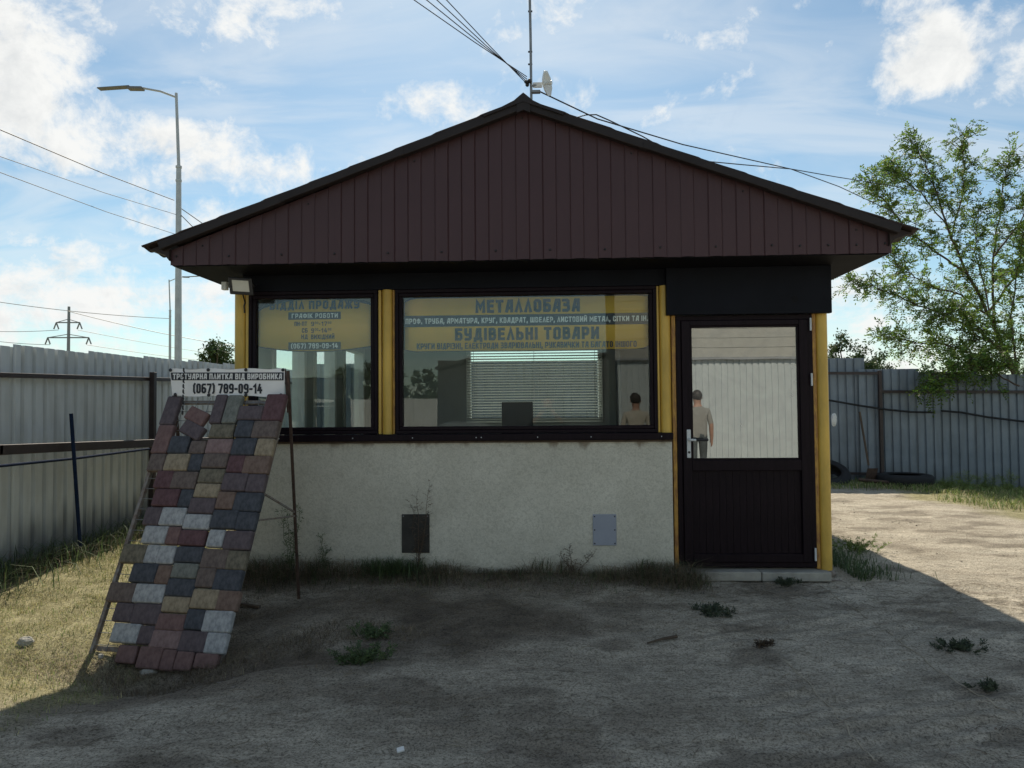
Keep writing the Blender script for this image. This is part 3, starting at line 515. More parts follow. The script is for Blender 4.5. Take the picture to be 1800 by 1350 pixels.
# roof sheets of pressed metal tile, verge trims, ridge cap
RA = V3(-.15, 0, 3.612); EL = V3(-3.065, 0, 2.552); ER = V3(2.715, 0, 2.572); Y0, Y1 = -.54, 4.75
def roof_side(E):
    L = np.linalg.norm(E - RA); n_s = 76; ys = np.arange(Y0, Y1, .03); d = (E - RA) / L; nr = np.array([-d[2], 0, d[0]]); nr = nr if nr[2] > 0 else -nr; vs = []
    for i in range(n_s + 1):
        s = L * i / n_s; st = (s % .35) / .35
        for y in ys: vs.append(RA + d * s + nr * (.011 * math.sin(2 * math.pi * y / .19) + .007 * st) + V3(0, y, -.012 * math.sin(math.pi * i / n_s)))
    m = len(ys); mb = MB(); mb.add(vs, [(i * m + k, i * m + k + 1, (i + 1) * m + k + 1, (i + 1) * m + k) for i in range(n_s) for k in range(m - 1)], True)
    o = part(mb, 'roof_sheet', 'roof_brown'); so_ = o.modifiers.new('thickness', 'SOLIDIFY'); so_.thickness = .012; so_.offset = 0
    # verge trim in overlapping lengths
    a = RA - d * .025; b = RA + d * (L - .17); k = 3
    for t in range(k):
        p = a + (b - a) * t / k; q = a + (b - a) * ((t + 1) / k + .012); j = .004 * (t % 2)
        part(MB().obox((p + q) / 2 + V3(0, -.512 - j, -.030 + j), (q - p) / 2, nr * .031, (0, .030, 0)), 'verge_trim', 'trim_brown', bevel=.006)
    # hanging edge sheet under the eave
    w = np.sign(d[0]); e = E
    part(MB().prism([(e[0] - w * .02, e[2] - .004), (e[0] - w * .185, e[2] + .052), (e[0] - w * .185, e[2] - .09), (e[0] - w * .15, e[2] - .045), (e[0] - w * .10, e[2] - .028), (e[0] - w * .07, e[2] - .014)], (1, 0, 0), (0, 0, 1), (0, 5.1, 0), (0, -.49, 0)), 'eave_trim', 'roof_brown')
roof_side(EL); roof_side(ER)
cap = [(-.30, -.118), (-.16, -.060), (-.07, -.016), (-.025, .022), (0, .042), (.025, .022), (.07, -.018), (.16, -.064), (.30, -.120), (.30, -.135), (.14, -.078), (0, -.026), (-.14, -.074), (-.30, -.133)]
part(MB().prism(cap, (1, 0, 0), (0, 0, 1), (0, 5.3, 0), RA + V3(0, -.558, .012)), 'ridge_cap', 'trim_brown')
part(MB().prism([(-.05, -.095), (0, -.075), (.05, -.095), (.05, -.03), (0, -.005), (-.05, -.03)], (1, 0, 0), (0, 0, 1), (0, .02, 0), RA + V3(0, -.5535, .0)), 'verge_cap', 'trim_brown')
# door
def door():
    P = lambda u, t, z: (u, t, z); a, b, z0, z1 = 1.048, 2.128, .035, 2.044
    D = part(rect_frame(MB(), P, a, b, z0, z1, .040, -.005, .075), 'door', 'dark_plastic', bevel=.004)
    a += .042; b -= .042; z0 += .042; z1 -= .042
    g0, g1 = onY(1213, 573, -.02), onY(1409, 808, -.02); q0, q1 = onY(1223, 828, -.02), onY(1418, 974, -.02)
    mb = MB(); y0, y1 = -.022, .055
    mb.box((a, y0, z0), (g0[0], y1, z1)); mb.box((g1[0], y0, z0), (b, y1, z1)); mb.box((g0[0], y0, g0[2]), (g1[0], y1, z1)); mb.box((g0[0], y0, q0[2]), (g1[0], y1, g1[2])); mb.box((g0[0], y0, z0), (g1[0], y1, q1[2]))
    sash = part(mb, 'sash', 'dark_plastic', D, bevel=.005)
    part(rect_frame(MB(), P, g0[0] - .002, g1[0] + .002, g1[2] - .002, g0[2] + .002, .016, -.010, .02), 'glazing_bead', 'dark_plastic', D, bevel=.004)
    part(MB().box((g0[0] - .004, .006, g1[2] - .004), (g1[0] + .004, .012, g0[2] + .004)), 'pane', 'mirror_glass', D)
    n_ = 16; w = (g1[0] - g0[0]) / n_
    for i in range(n_): part(MB().box((g0[0] + w * i + .0006, .004 + .0012 * (i % 2), q1[2] - .004), (g0[0] + w * (i + 1) - .0006, .03, q0[2] + .004)), 'panel_board', 'dark_plastic', D, bevel=.001)
    part(MB().box((g0[0] - .003, .031, q1[2] - .004), (g1[0] + .003, .04, q0[2] + .004)), 'panel_backing', 'dark_plastic', D)
    h0, h1 = onY(1207, 755, -.03), onY(1216, 805, -.03); xc = (h0[0] + h1[0]) / 2 - .002; zc = onY(1210, 773, -.03)[2]
    H = part(MB().box((xc - .016, -.034, h1[2]), (xc + .016, -.0225, h0[2])), 'handle_plate', 'white_metal', D, bevel=.005)
    part(MB().tube([(xc, -.034, zc), (xc, -.075, zc), (xc + .012, -.085, zc), (xc + .05, -.087, zc)], .010, 10), 'handle_neck', 'white_metal', H)
    part(MB().tube([(xc + .045, -.087, zc), (xc + .14, -.084, zc + .001)], .011, 10), 'handle_lever', 'steel_black', H)
    part(MB().tube([(xc, -.036, h1[2] + .045), (xc, -.0335, h1[2] + .045)], .010, 10), 'keyhole', 'steel_black', H)
    for z in (.14, 1.52, 1.96): part(MB().tube([(b + .022, -.028, z - .05), (b + .022, -.028, z + .05)], .008, 8), 'hinge', 'white_metal', D)
door()
part(MB().box((1.0, -.10, -.055), (1.665, .12, .018)), 'doorstep_slab', 'concrete', bevel=.008); part(MB().box((1.672, -.095, -.058), (2.205, .12, .014)), 'doorstep_slab', 'concrete', bevel=.008)
part(MB().box((.95, -.05, -.25), (2.3, .10, -.057)), 'footing', 'stone')
def hatch(p0, p1, m, rows, y=-.036):
    a, b = onY(*p0, -.036), onY(*p1, -.036); o = part(MB().box((a[0], -.038, b[2]), (b[0], -.026, a[2])), 'wall_hatch', m, front_wall, bevel=.003)
    return o, a, b
o, a, b = hatch((1042, 904), (1084, 959), 'hatch_grey', 3); o['label'] = 'grey metal hatch with screws'
for u in (.07, .93):
    for v in (.07, .5, .93): part(MB().ball((a[0] + (b[0] - a[0]) * u, -.039, a[2] + (b[2] - a[2]) * v), .006, 6, 4), 'hatch_screw', 'steel_black', front_wall)
o, a, b = hatch((706, 904), (755, 972), 'hatch_dark', 2); o['label'] = 'dark rusty hatch behind weeds'
for u in (.06, .94): part(MB().ball((a[0] + (b[0] - a[0]) * u, -.039, a[2] - .015), .006, 6, 4), 'hatch_screw', 'steel_grey', front_wall)
# ------------------------------------------------------------------ window signs
def window_sign(name, label, px, win, ytop, ybot, drops, rows, bands):
    Y = .047; x0, x1 = onY(px[0], 570, Y)[0], onY(px[1], 570, Y)[0]; T = thing(name, label, 'sign', ((x0 + x1) / 2, Y, onY(900, ybot, Y)[2]))
    z0, z1 = onY((px[0] + px[1]) / 2, ybot, Y)[2], onY((px[0] + px[1]) / 2, ytop, Y)[2]
    dtl, dtr, dbl, dbr, cw = drops; n_ = 40; top = []; bot = []
    for i in range(n_ + 1):
        t = i / n_; x = x0 + (x1 - x0) * t; dl = max(0, 1 - (x - x0) / cw) ** 2; dr = max(0, 1 - (x1 - x) / cw) ** 2
        top.append((x, Y + .01 * (dl + dr), z1 - dtl * dl - dtr * dr)); bot.append((x, Y, z0 + dbl * dl + dbr * dr + .002 * math.sin(9 * t)))
    mb = MB(); k = n_ + 1; mb.add(top + bot, [(i, i + k, i + k + 1, i + 1) for i in range(n_)], True)
    sh = mb.build('sheet', 'sign_yellow', T); sm_ = sh.modifiers.new('thickness', 'SOLIDIFY'); sm_.thickness = .002
    MB().tube([V3(*p) + V3(0, -.003, 0) for p in top], .006, 5).build('hem', 'sign_ink', T); MB().tube([V3(*p) + V3(0, -.003, 0) for p in bot], .0045, 5).build('hem', 'sign_ink', T)
    for c, dd, s_ in ((top[0], dtl, 1), (top[-1], dtr, -1)):
        if dd > .03: MB().tube([V3(*c) + V3(-.002 * s_, -.004, -.002), V3(*c) + V3(.07 * s_, -.006, dd * .50), V3(*c) + V3(.14 * s_, -.004, dd * .80)], [.013, .010, .003], 6).build('curled_corner', 'sign_ink', T)
    MB().tube([V3(*top[0]) + V3(.001, -.003, 0), V3(*bot[0]) + V3(.001, -.003, 0)], .0025, 5).build('hem', 'sign_ink', T); MB().tube([V3(*top[-1]) + V3(-.001, -.003, 0), V3(*bot[-1]) + V3(-.001, -.003, 0)], .0025, 5).build('hem', 'sign_ink', T)
    for (a, b, ya, yb) in bands:
        A, B = onY(a, (ya + yb) / 2, Y), onY(b, (ya + yb) / 2, Y); zt, zb = onY((a + b) / 2, ya, Y)[2], onY((a + b) / 2, yb, Y)[2]
        MB().box((A[0], Y - .0032, zb), (B[0], Y - .0022, zt)).build('band', 'sign_ink', T)
    for (txt, a, b, ya, yb, m, st) in rows:
        A, B = onY(a, yb, Y), onY(b, yb, Y); zb = onY((a + b) / 2, yb, Y)[2]; h = onY((a + b) / 2, ya, Y)[2] - zb; A[2] = B[2] = zb
        lettering(txt, A, B, h, (0, 0, 1), (0, -1, 0), st, .15, .0042).build('lettering', m, T)
window_sign('window_sign', 'yellow opening hours sign with drooping corners in the narrow window', (453.5, 653), W1, 525.5, 617.5, (.085, .050, .045, .035, .42),
    [('ВІДДІЛ ПРОДАЖУ', 474, 632, 528.5, 543.5, 'sign_ink', .22), ('ГРАФІК РОБОТИ', 513, 594, 551, 559, 'sign_white', .19), ('ПН-ПТ', 518, 540, 565.5, 573, 'sign_ink', .17), ('9^00^-17^00', 547, 582, 565.5, 573, 'sign_ink', .17), ('СБ', 531, 541, 577, 585, 'sign_ink', .18), ('9^00^-14^00', 547, 582, 577, 585, 'sign_ink', .17),
     ('НД', 530, 541, 588, 596, 'sign_ink', .18), ('ВИХІДНИЙ', 547, 588, 588, 596, 'sign_ink', .18), ('(067) 789-09-14', 512, 594, 603.5, 612.5, 'sign_white', .18)], [(507, 599, 548.5, 561.5), (507, 599, 601.5, 615)])
window_sign('window_sign', 'wide yellow building goods sign in the large window', (710.5, 1141), W2, 521, 616.5, (.030, .010, .020, .028, .12),
    [('МЕТАЛЛОБАЗА', 836, 1019, 526, 549, 'sign_ink', .23), ('ПРОФ. ТРУБА, АРМАТУРА, КРУГ, КВАДРАТ, ШВЕЛЕР, ЛИСТОВИЙ МЕТАЛ, СІТКИ ТА ІН.', 713, 1139, 557.5, 567, 'sign_white', .19), ('БУДІВЕЛЬНІ ТОВАРИ', 800, 1053, 575.5, 597.5, 'sign_ink', .23),
     ('КРУГИ ВІДРІЗНІ, ЕЛЕКТРОДИ ЗВАРЮВАЛЬНІ, РУКАВИЧКИ ТА БАГАТО ІНШОГО', 733, 1119, 601.5, 612, 'sign_ink', .19)], [(711.5, 1140.5, 552.5, 572.5)])
# ------------------------------------------------------------------ room furnishings seen through the glass
bl = thing('window_blind', 'white horizontal slat blind hanging at the rear window', 'blind', (0, 4.1, BW[2]))
z = BW[2] + .06; mb = MB()
while z < 2.2: mb.obox(((BW[0] + BW[1]) / 2, 4.10, z), ((BW[1] - BW[0]) / 2 - .02, 0, 0), (0, .017, -.007), (0, .0003, .0006)); z += .037
mb.build('slats', 'blind', bl)['kind'] = 'stuff'
for t in (.06, .5, .94): x = BW[0] + (BW[1] - BW[0]) * t; MB().tube([(x, 4.078, BW[2] + .05), (x, 4.078, 2.22)], .003, 5).build('cord', 'blind', bl)
MB().box((BW[0] + .01, 4.08, 2.2), (BW[1] - .01, 4.12, 2.25)).build('head_rail', 'blind', bl); MB().box((BW[0] + .015, 4.09, BW[2] + .025), (BW[1] - .015, 4.11, BW[2] + .045)).build('bottom_rail', 'blind', bl)
dk = thing('desk', 'office desk inside behind the large window', 'desk', (.1, 1.6, .02)); MB().box((-1.2, 1.2, .72), (.9, 1.9, .75)).build('desk_top', 'interior_floor', dk, .004)
for x in (-1.15, .85): MB().box((x - .02, 1.24, .02), (x + .02, 1.86, .72)).build('side_panel', 'interior_floor', dk, .003)
a, b = onY(882, 707, 1.45), onY(937, 745, 1.45); mo = thing('computer_monitor', 'black computer monitor seen from behind through the large window', 'monitor', ((a[0] + b[0]) / 2, 1.45, .75))
MB().box((a[0], 1.43, b[2] - .17), (b[0], 1.46, a[2])).build('screen_housing', 'screen_black', mo, .006); MB().box(((a[0] + b[0]) / 2 - .03, 1.46, .76), ((a[0] + b[0]) / 2 + .03, 1.48, 1.1)).build('stand', 'screen_black', mo); MB().box(((a[0] + b[0]) / 2 - .12, 1.40, .752), ((a[0] + b[0]) / 2 + .12, 1.55, .765)).build('base', 'screen_black', mo)
cb = thing('cupboard', 'tall grey cupboard inside beside the rear window', 'cupboard', (1.35, 3.8, .02)); MB().box((.95, 3.55, .02), (1.75, 4.15, 2.1)).build('carcass', 'interior_dark', cb, .005)
for i in (0, 1): d_ = MB().box((.96 + .395 * i, 3.53, .06), (1.345 + .395 * i, 3.549, 2.06)).build('cupboard_door', 'interior_dark', cb, .003); MB().box((1.31 + .05 * i, 3.515, 1.0), (1.325 + .05 * i, 3.53, 1.15)).build('handle', 'steel_grey', d_)
# ------------------------------------------------------------------ paving display rack
def rack():
    yw, rl, ln, wd, lg = -.142, -.008, R(64.2), .891, 1.78; B = V3(-2.871, -1.413, -.20)
    u = V3(math.cos(yw) * math.cos(rl), math.sin(yw) * math.cos(rl), math.sin(rl)); h = V3(-math.sin(yw), math.cos(yw), 0); n0 = np.cross(u, h); v = h * math.cos(ln) + n0 * math.sin(ln); n = np.cross(u, v)
    T = thing('paving_display_rack', 'leaning steel rack covered with multicoloured paving stones on the yard', 'display rack', B + u * wd / 2)
    pt = lambda a, b, c=0.: B + u * a + v * b + n * c
    def rail(name, a, b, w, d, m='rack_steel'): return MB().bar(a, b, w, d, n).build(name, m, T, .002)
    rail('side_rail', pt(0, -.02), pt(0, lg), .024, .030); rail('side_rail', pt(wd, -.02), pt(wd, lg), .026, .034)
    for b in (0.02, .62, 1.22, lg - .03): rail('cross_rail', pt(.018, b, -.012), pt(wd - .018, b, -.012), .03, .012)
    mb = MB()
    for i in range(1, 9): mb.tube([pt(wd * i / 9, 0, .004), pt(wd * i / 9, lg, .004)], .0024, 4)
    for j in range(24): b = .04 + j * .074; mb.tube([pt(0, b, .008), pt(wd * .5, b + random.uniform(-.006, .006), .006), pt(wd, b, .008)], .0024, 4)
    mb.build('wire_mesh', 'steel_grey', T)['kind'] = 'stuff'
    # back legs with braces
    ft = onG(526, 1052); top = pt(wd + .012, lg, -.01); lt = pt(-.012, lg, -.01); fl = ft - u * (wd + .02); fl[2] = gh(fl[0], fl[1])
    lr = MB().bar(top + V3(0, 0, .20), ft - V3(0, 0, .06), .018, .018, (0, 1, 0)).build('leg', 'rust', T); MB().bar(lt + V3(0, 0, .20), fl - V3(0, 0, .06), .018, .018, (0, 1, 0)).build('leg', 'rust', T)
    mid = top + (ft - top) * .56; MB().bar(pt(wd, lg * .60), mid, .012, .012).build('brace', 'rack_steel', T); MB().bar(pt(wd, lg * .49), mid - V3(0, 0, .03), .012, .012).build('brace', 'rack_steel', T)
    # stones: outline in a 2.249 x enlargement of the picture, laid on the rack's own plane
    nP = n; BP = B + n * .062
    def uv(zx, zy):
        px, py = 150 + zx / 2.249, 620 + zy / 2.249; d = ray(px, py); t = np.dot(BP - CAM, nP) / np.dot(d, nP); q = CAM + d * t - BP; return np.dot(q, u), np.dot(q, v)
    K_ = dict(b='paver_plum', r='paver_red', p='paver_pink', m='paver_maroon', w='paver_brown', y='paver_yellow', o='paver_olive', n='paver_navy', g='paver_grey', e='paver_green', s='paver_rust')
    L = [(304, 362, 170, 283, 'b'), (498, 546, 163, 277, 'b'), (547, 607, 165, 277, 'e'), (600, 700, 207, 263, 'b'), (702, 782, 161, 266, 'm'), (270, 336, 284, 396, 'r'), (328, 407, 328, 396, 'n'), (409, 473, 347, 398, 'w'), (487, 585, 280, 335, 'o'), (590, 660, 266, 332, 'n'), (656, 758, 266, 334, 'w'),
         (473, 578, 338, 396, 'p'), (575, 672, 335, 402, 'n'), (670, 742, 337, 406, 'y'), (247, 312, 398, 467, 'w'), (311, 408, 398, 465, 'y'), (406, 460, 398, 466, 'n'), (458, 562, 396, 453, 'w'), (557, 627, 403, 471, 'm'), (620, 726, 405, 476, 's'), (272, 344, 464, 535, 'm'), (336, 438, 467, 536, 'w'), (443, 549, 456, 513, 'o'),
         (537, 638, 474, 545, 'b'), (634, 708, 478, 550, 'b'), (264, 368, 537, 605, 'm'), (366, 422, 538, 608, 'n'), (427, 531, 515, 571, 'y'), (515, 588, 547, 617, 's'), (582, 692, 550, 625, 'n'), (406, 512, 572, 634, 'b'), (228, 298, 608, 680, 'b'), (293, 394, 610, 682, 'g'), (384, 493, 636, 697, 'g'), (494, 599, 620, 694, 'n'), (592, 673, 627, 700, 'n'),
         (222, 322, 682, 753, 'g'), (317, 372, 686, 757, 'r'), (366, 474, 699, 761, 'm'), (478, 547, 697, 767, 'g'), (545, 655, 702, 778, 'b'), (135, 238, 755, 830, 'o'), (231, 287, 757, 831, 'g'), (281, 352, 760, 834, 'g'), (351, 463, 764, 828, 'n'), (453, 562, 773, 852, 'w'), (553, 634, 780, 857, 'o'), (176, 281, 832, 908, 'n'), (276, 336, 838, 914, 's'),
         (336, 443, 830, 891, 'e'), (434, 510, 849, 927, 'w'), (502, 614, 855, 940, 'n'), (83, 194, 906, 985, 'w'), (186, 246, 910, 987, 'g'), (237, 311, 913, 990, 'g'), (316, 432, 892, 963, 'n'), (415, 524, 933, 1012, 'y'), (513, 604, 938, 1020, 's'), (107, 186, 987, 1063, 'b'), (179, 297, 990, 1073, 'b'), (297, 412, 962, 1026, 'y'), (392, 468, 1013, 1095, 'n'),
         (460, 577, 1018, 1105, 'g'), (274, 394, 1030, 1098, 'r'), (98, 212, 1068, 1147, 'g'), (204, 268, 1077, 1153, 'b'), (249, 375, 1095, 1170, 'p'), (365, 478, 1097, 1184, 'b'), (468, 556, 1105, 1190, 'g'), (118, 198, 1155, 1228, 'r'), (200, 298, 1160, 1250, 'r'), (294, 352, 1172, 1257, 'r'), (350, 423, 1180, 1258, 'r'), (424, 520, 1187, 1250, 'r')]
    def stone(a, b, w, l, ang, key, dn):
        ca, sa = math.cos(ang), math.sin(ang); U = u * ca + v * sa; Vv = v * ca - u * sa; th = .024
        tl = random.uniform(-.008, .008); N = n + U * tl + Vv * random.uniform(-.006, .006); N /= np.linalg.norm(N); U = U - N * np.dot(U, N); Vv = Vv - N * np.dot(Vv, N)
        o = MB().obox(BP + u * a + v * b + n * (dn - th), U * w / 2, Vv * l / 2, N * th).build('paving_stone', K_[key], T, .013, 3); return o
    for (x0, x1, y0, y1, k) in L:
        yc = (y0 + y1) / 2; xc = (x0 + x1) / 2; a0, _ = uv(x0, yc); a1, _ = uv(x1, yc); _, b1 = uv(xc, y0); _, b0 = uv(xc, y1)
        stone((a0 + a1) / 2, (b0 + b1) / 2, a1 - a0 - .005, b1 - b0 + .0015, random.gauss(0, .006), k, random.uniform(-.004, .004))
    for (xc, yc, w, l, ang, k) in ((438, 248, .175, .105, -.40, 'r'), (420, 303, .185, .105, -.42, 'b')): a, b = uv(xc, yc); stone(a, b, w, l, ang, k, .004)
    return T, top, lt, pt, wd, lg
RK, rtop, ltop, rpt, rwd, rlg = rack()
def banner():
    Y = -.735; c = [onY(*p, Y) for p in ((297.5, 648.5), (501, 648), (500, 697), (303, 696))]; T = thing('banner', 'white vinyl banner with telephone number above the paving rack', 'banner', (c[3] + c[2]) / 2)
    nx, nz_ = 44, 10; vs = []
    f = lambda s, t: c[3] * (1 - s) * (1 - t) + c[2] * s * (1 - t) + c[0] * (1 - s) * t + c[1] * s * t
    for j in range(nz_ + 1):
        for i in range(nx + 1):
            s, t = i / nx, j / nz_; e = (abs(t - .5) * 2) ** 3
            vs.append(f(s, t) + V3(0, .004 * e * math.sin(s * 21) + .0035 * math.sin(s * 9 + 2 * t), e * .004 * math.sin(s * 19 + 1)))
    MB().add(vs, [(j * (nx + 1) + i, j * (nx + 1) + i + 1, (j + 1) * (nx + 1) + i + 1, (j + 1) * (nx + 1) + i) for j in range(nz_) for i in range(nx)], True).build('sheet', 'banner_white', T)
    def strip_(s0, s1, t0, t1, m, off):
        vs = []
        for i in range(31):
            s = s0 + (s1 - s0) * i / 30
            for t in (t0, t1): vs.append(f(s, t) + V3(0, .0035 * math.sin(s * 9 + 2 * t) - off, 0))
        return MB().add(vs, [(2 * i, 2 * i + 2, 2 * i + 3, 2 * i + 1) for i in range(30)]).build('band', m, T)
    strip_(.008, .992, .58, .865, 'sign_ink', .0025)
    def txt(s, a, b, t0, t1, m, st, off):
        A, Bq = f(a, t0), f(b, t0); mb = lettering(s, A, Bq, np.linalg.norm(f(a, t1) - f(a, t0)), (0, 0, 1), (0, -1, 0), st, .15, off); L_ = c[1][0] - c[0][0]
        mb.v = [(x, y + .0035 * math.sin(((x - c[0][0]) / L_) * 9 + (t0 + t1)), z) for x, y, z in mb.v]; mb.build('lettering', m, T)
    txt('ТРОТУАРНА ПЛИТКА ВІД ВИРОБНИКА', .022, .978, .615, .825, 'sign_white', .2, .0052); txt('(067) 789-09-14', .19, .80, .10, .46, 'sign_ink', .19, .0042)
    for (s, t) in ((.012, .955), (.34, .96), (.665, .96), (.985, .955), (.03, .05), (.97, .05), (.33, .04), (.66, .04)): MB().ball(f(s, t) + V3(0, -.006, 0), .013, 8, 5, (1, .4, 1)).build('eyelet', 'steel_black', T)
    MB().bar(c[0] + V3(.02, .02, -.008), c[1] + V3(-.01, .02, -.008), .014, .014).build('top_bar', 'rust', T)
    for q, m in ((c[0], ltop), (c[1], rtop)): MB().bar(q + V3(.012 if q is c[0] else -.006, .02, 0), m + V3(0, 0, -.1), .010, .010, (0, 1, 0)).build('upright', 'rust', T)
    # chain
    C_ = thing('chain', 'dark steel chain hanging over the banner and rack top', 'chain', onY(323, 735, -.78)); p0, p1 = onY(323, 648, -.775), onY(321, 728, -.80); N = 17
    for i in range(N):
        q = p0 + (p1 - p0) * (i + .5) / N; L_ = .6 * np.linalg.norm(p1 - p0) / N; w = .0075; ax = V3(1, 0, 0) if i % 2 else V3(0, 1, 0); ring = []
        for k in range(13): a = 2 * math.pi * k / 12; ring.append(q + ax * w * math.cos(a) + V3(0, 0, 1) * L_ * 1.15 * math.sin(a))
        MB().tube(ring, .0032, 5, False).build('link', 'steel_black', C_)
banner()
# ------------------------------------------------------------------ fences of profiled sheet
def sheet_mesh(name, w, h, pitch=.15, depth=.030):
    prof = []; k = int(round(w / pitch))
    for i in range(k): x = i * pitch; prof += [(x, 0), (x + pitch * .66, 0), (x + pitch * .72, depth), (x + pitch * .94, depth)]
    prof.append((k * pitch + .03, 0)); mb = MB(); m_ = 3
    vs = []
    for j in range(m_ + 1):
        for (x, d) in prof: vs.append((x, d, h * j / m_))
    n_ = len(prof); mb.add(vs, [(j * n_ + i, j * n_ + i + 1, (j + 1) * n_ + i + 1, (j + 1) * n_ + i) for j in range(m_) for i in range(n_ - 1)]); return mb, k * pitch
def fence_material(name, c1, c2, dirt):
    m = mat(name, c1, .5, .1, 2.2, .04, 14, metal=.0, col2=c2, spec=.4); n, l = m.node_tree.nodes, m.node_tree.links; b = n['Principled BSDF']; src = b.inputs['Base Color'].links[0].from_socket
    tc = n.new('ShaderNodeTexCoord'); sp = n.new('ShaderNodeSeparateXYZ'); l.new(tc.outputs['Object'], sp.inputs[0]); g = n.new('ShaderNodeNewGeometry')
    mp = n.new('ShaderNodeMapping'); mp.inputs['Scale'].default_value = (7, 7, 1.1); l.new(g.outputs['Position'], mp.inputs[0]); nz = n.new('ShaderNodeTexNoise'); nz.inputs['Scale'].default_value = 1.2; nz.inputs['Detail'].default_value = 6; l.new(mp.outputs[0], nz.inputs['Vector'])
    ad = n.new('ShaderNodeMath'); ad.operation = 'MULTIPLY_ADD'; l.new(nz.outputs['Fac'], ad.inputs[0]); ad.inputs[1].default_value = -.9; l.new(sp.outputs['Z'], ad.inputs[2])
    mr = n.new('ShaderNodeMapRange'); mr.interpolation_type = 'SMOOTHSTEP'; l.new(ad.outputs[0], mr.inputs[0]); mr.inputs[1].default_value = -.30; mr.inputs[2].default_value = .12; mr.inputs[3].default_value = dirt; mr.inputs[4].default_value = 0
    mx = n.new('ShaderNodeMixRGB'); l.new(mr.outputs[0], mx.inputs[0]); l.new(src, mx.inputs[1]); mx.inputs[2].default_value = (.10, .10, .095, 1)
    st = n.new('ShaderNodeValToRGB'); st.color_ramp.elements[0].position = .40; st.color_ramp.elements[0].color = (.62, .60, .56, 1); st.color_ramp.elements[1].position = .56; st.color_ramp.elements[1].color = (1, 1, 1, 1); l.new(nz.outputs['Fac'], st.inputs[0])
    m2 = n.new('ShaderNodeMixRGB'); m2.blend_type = 'MULTIPLY'; m2.inputs[0].default_value = .35; l.new(mx.outputs[0], m2.inputs[1]); l.new(st.outputs[0], m2.inputs[2]); l.new(m2.outputs[0], b.inputs['Base Color'])
fence_material('fence_sheet', (.54, .57, .57), (.64, .67, .67), .7); fence_material('fence_sheet_blue', (.17, .205, .24), (.24, .28, .315), .5)
def fence_row(T, start, direction, count, zf, h, m, gap=.0):
    mb, w = sheet_mesh('fence_sheet', 1.05, h); proto = None; d = np.array(direction, float); d /= np.linalg.norm(d); rz = math.atan2(d[1], d[0])
    for i in range(count):
        p = np.array(start, float) + d * w * i; p[2] = zf(p); p = p + np.array([-d[1], d[0], 0]) * .003 * (i % 2)
        if proto is None: proto = o = mb.build('fence_sheet', m, T, loc=(0, 0, 0)); put(o, p, T)
        else: o = copy_at(proto, p, T)
        o.rotation_euler = (random.uniform(-.003, .003), random.uniform(-.0015, .0015), rz); 
    return w
FL = thing('sheet_fence', 'pale grey profiled sheet fence along the left with brown rails', 'fence', (-4.65, 4, -.1))
fence_row(FL, (-4.65, -5.0, 0), (0, 1, 0), 24, lambda p: -.11 + .024 * (p[1] + .5), 2.0, 'fence_sheet')
for y in (-2.6, -.12, 2.40, 4.9, 7.4, 9.9): MB().box((-4.60, y - .03, -.4), (-4.54, y + .03, 1.72 + .02 * y)).build('post', 'steel_dark', FL, .004)
ys_ = [-2.6, -.12, 2.40, 4.9, 7.4, 9.9]
for i in range(5):
    y0, y1 = ys_[i], ys_[i + 1]; MB().bar((-4.615, y0, 1.626 + .026 * y0), (-4.615, y1, 1.626 + .026 * y1), .028, .042).build('rail', 'steel_dark', FL, .003)
    MB().bar((-4.50, y0 - .02, 1.00 - .022 * y0), (-4.50, y1 + .02, 1.00 - .022 * y1), .07, .085).build('rail', 'steel_dark', FL, .006)
st = thing('stake', 'dark blue steel stake leaning against the left fence rail', 'stake', onX(140, 952, -4.30)); MB().tube([onX(125, 727, -4.44), onX(141, 962, -4.34)], .017, 8).build('rod', 'blue_paint', st)
pp = thing('pipe', 'thin dark blue pipe slung below the left fence rail', 'pipe', onX(130, 805, -4.44)); MB().tube([onX(-150, 834, -4.45), onX(0, 819, -4.44), onX(130, 806, -4.44), onX(262, 789, -4.44)], .013, 8).build('tube', 'blue_paint', pp)
FR = thing('sheet_fence', 'blue grey profiled sheet fence across the back at the right', 'fence', (8, 8, -.2))
zr = lambda x: 2.003 - .058 * (x - 6.17) if x > 6 else 2.01
fence_row(FR, (5.80, 8.0, 0), (1, 0, 0), 9, lambda p: zr(p[0] + .5) - 2.24, 2.24, 'fence_sheet_blue'); fence_row(FR, (-4.6, 8.05, 0), (1, 0, 0), 10, lambda p: -.08, 2.29, 'fence_sheet_blue')
for x in (3.4, 6.15, 8.9, 11.6): MB().box((x - .03, 7.90, -.5), (x + .03, 7.96, zr(x) - .04)).build('post', 'steel_dark', FR, .004)
MB().bar(onY(1400, 656, 7.93), onY(1545, 656, 7.93), .03, .05).build('rail', 'steel_dark', FR); MB().bar(onY(1545, 688.5, 7.96), onY(2000, 689, 7.96), .03, .05).build('rail', 'steel_dark', FR); MB().bar(onY(1440, 831, 7.93), onY(1545, 833, 7.93), .03, .045).build('rail', 'steel_dark', FR)
def cable(name, label, pts, r, cat='cable', m='wire', group=None, n=6):
    o = MB().tube(pts, r, n).build(name, m); return tag(o, label, cat, group)
def hang(a, b, sag, n=14): return [np.array(a) + (np.array(b) - np.array(a)) * i / n - V3(0, 0, sag * 4 * (i / n) * (1 - i / n)) for i in range(n + 1)]
cable('hose', 'black hose hooked along the back fence behind the door post', [onY(x, y, 7.88) for x, y in ((1380, 694), (1460, 704), (1512, 713), (1560, 720), (1600, 724), (1641, 725))], .020, 'hose', 'rubber')
cable('hose', 'black hose along the back fence below the tree', [onY(x, y, 7.88) for x, y in ((1655, 722), (1690, 725), (1735, 733), (1800, 741), (1900, 750))], .020, 'hose', 'rubber')
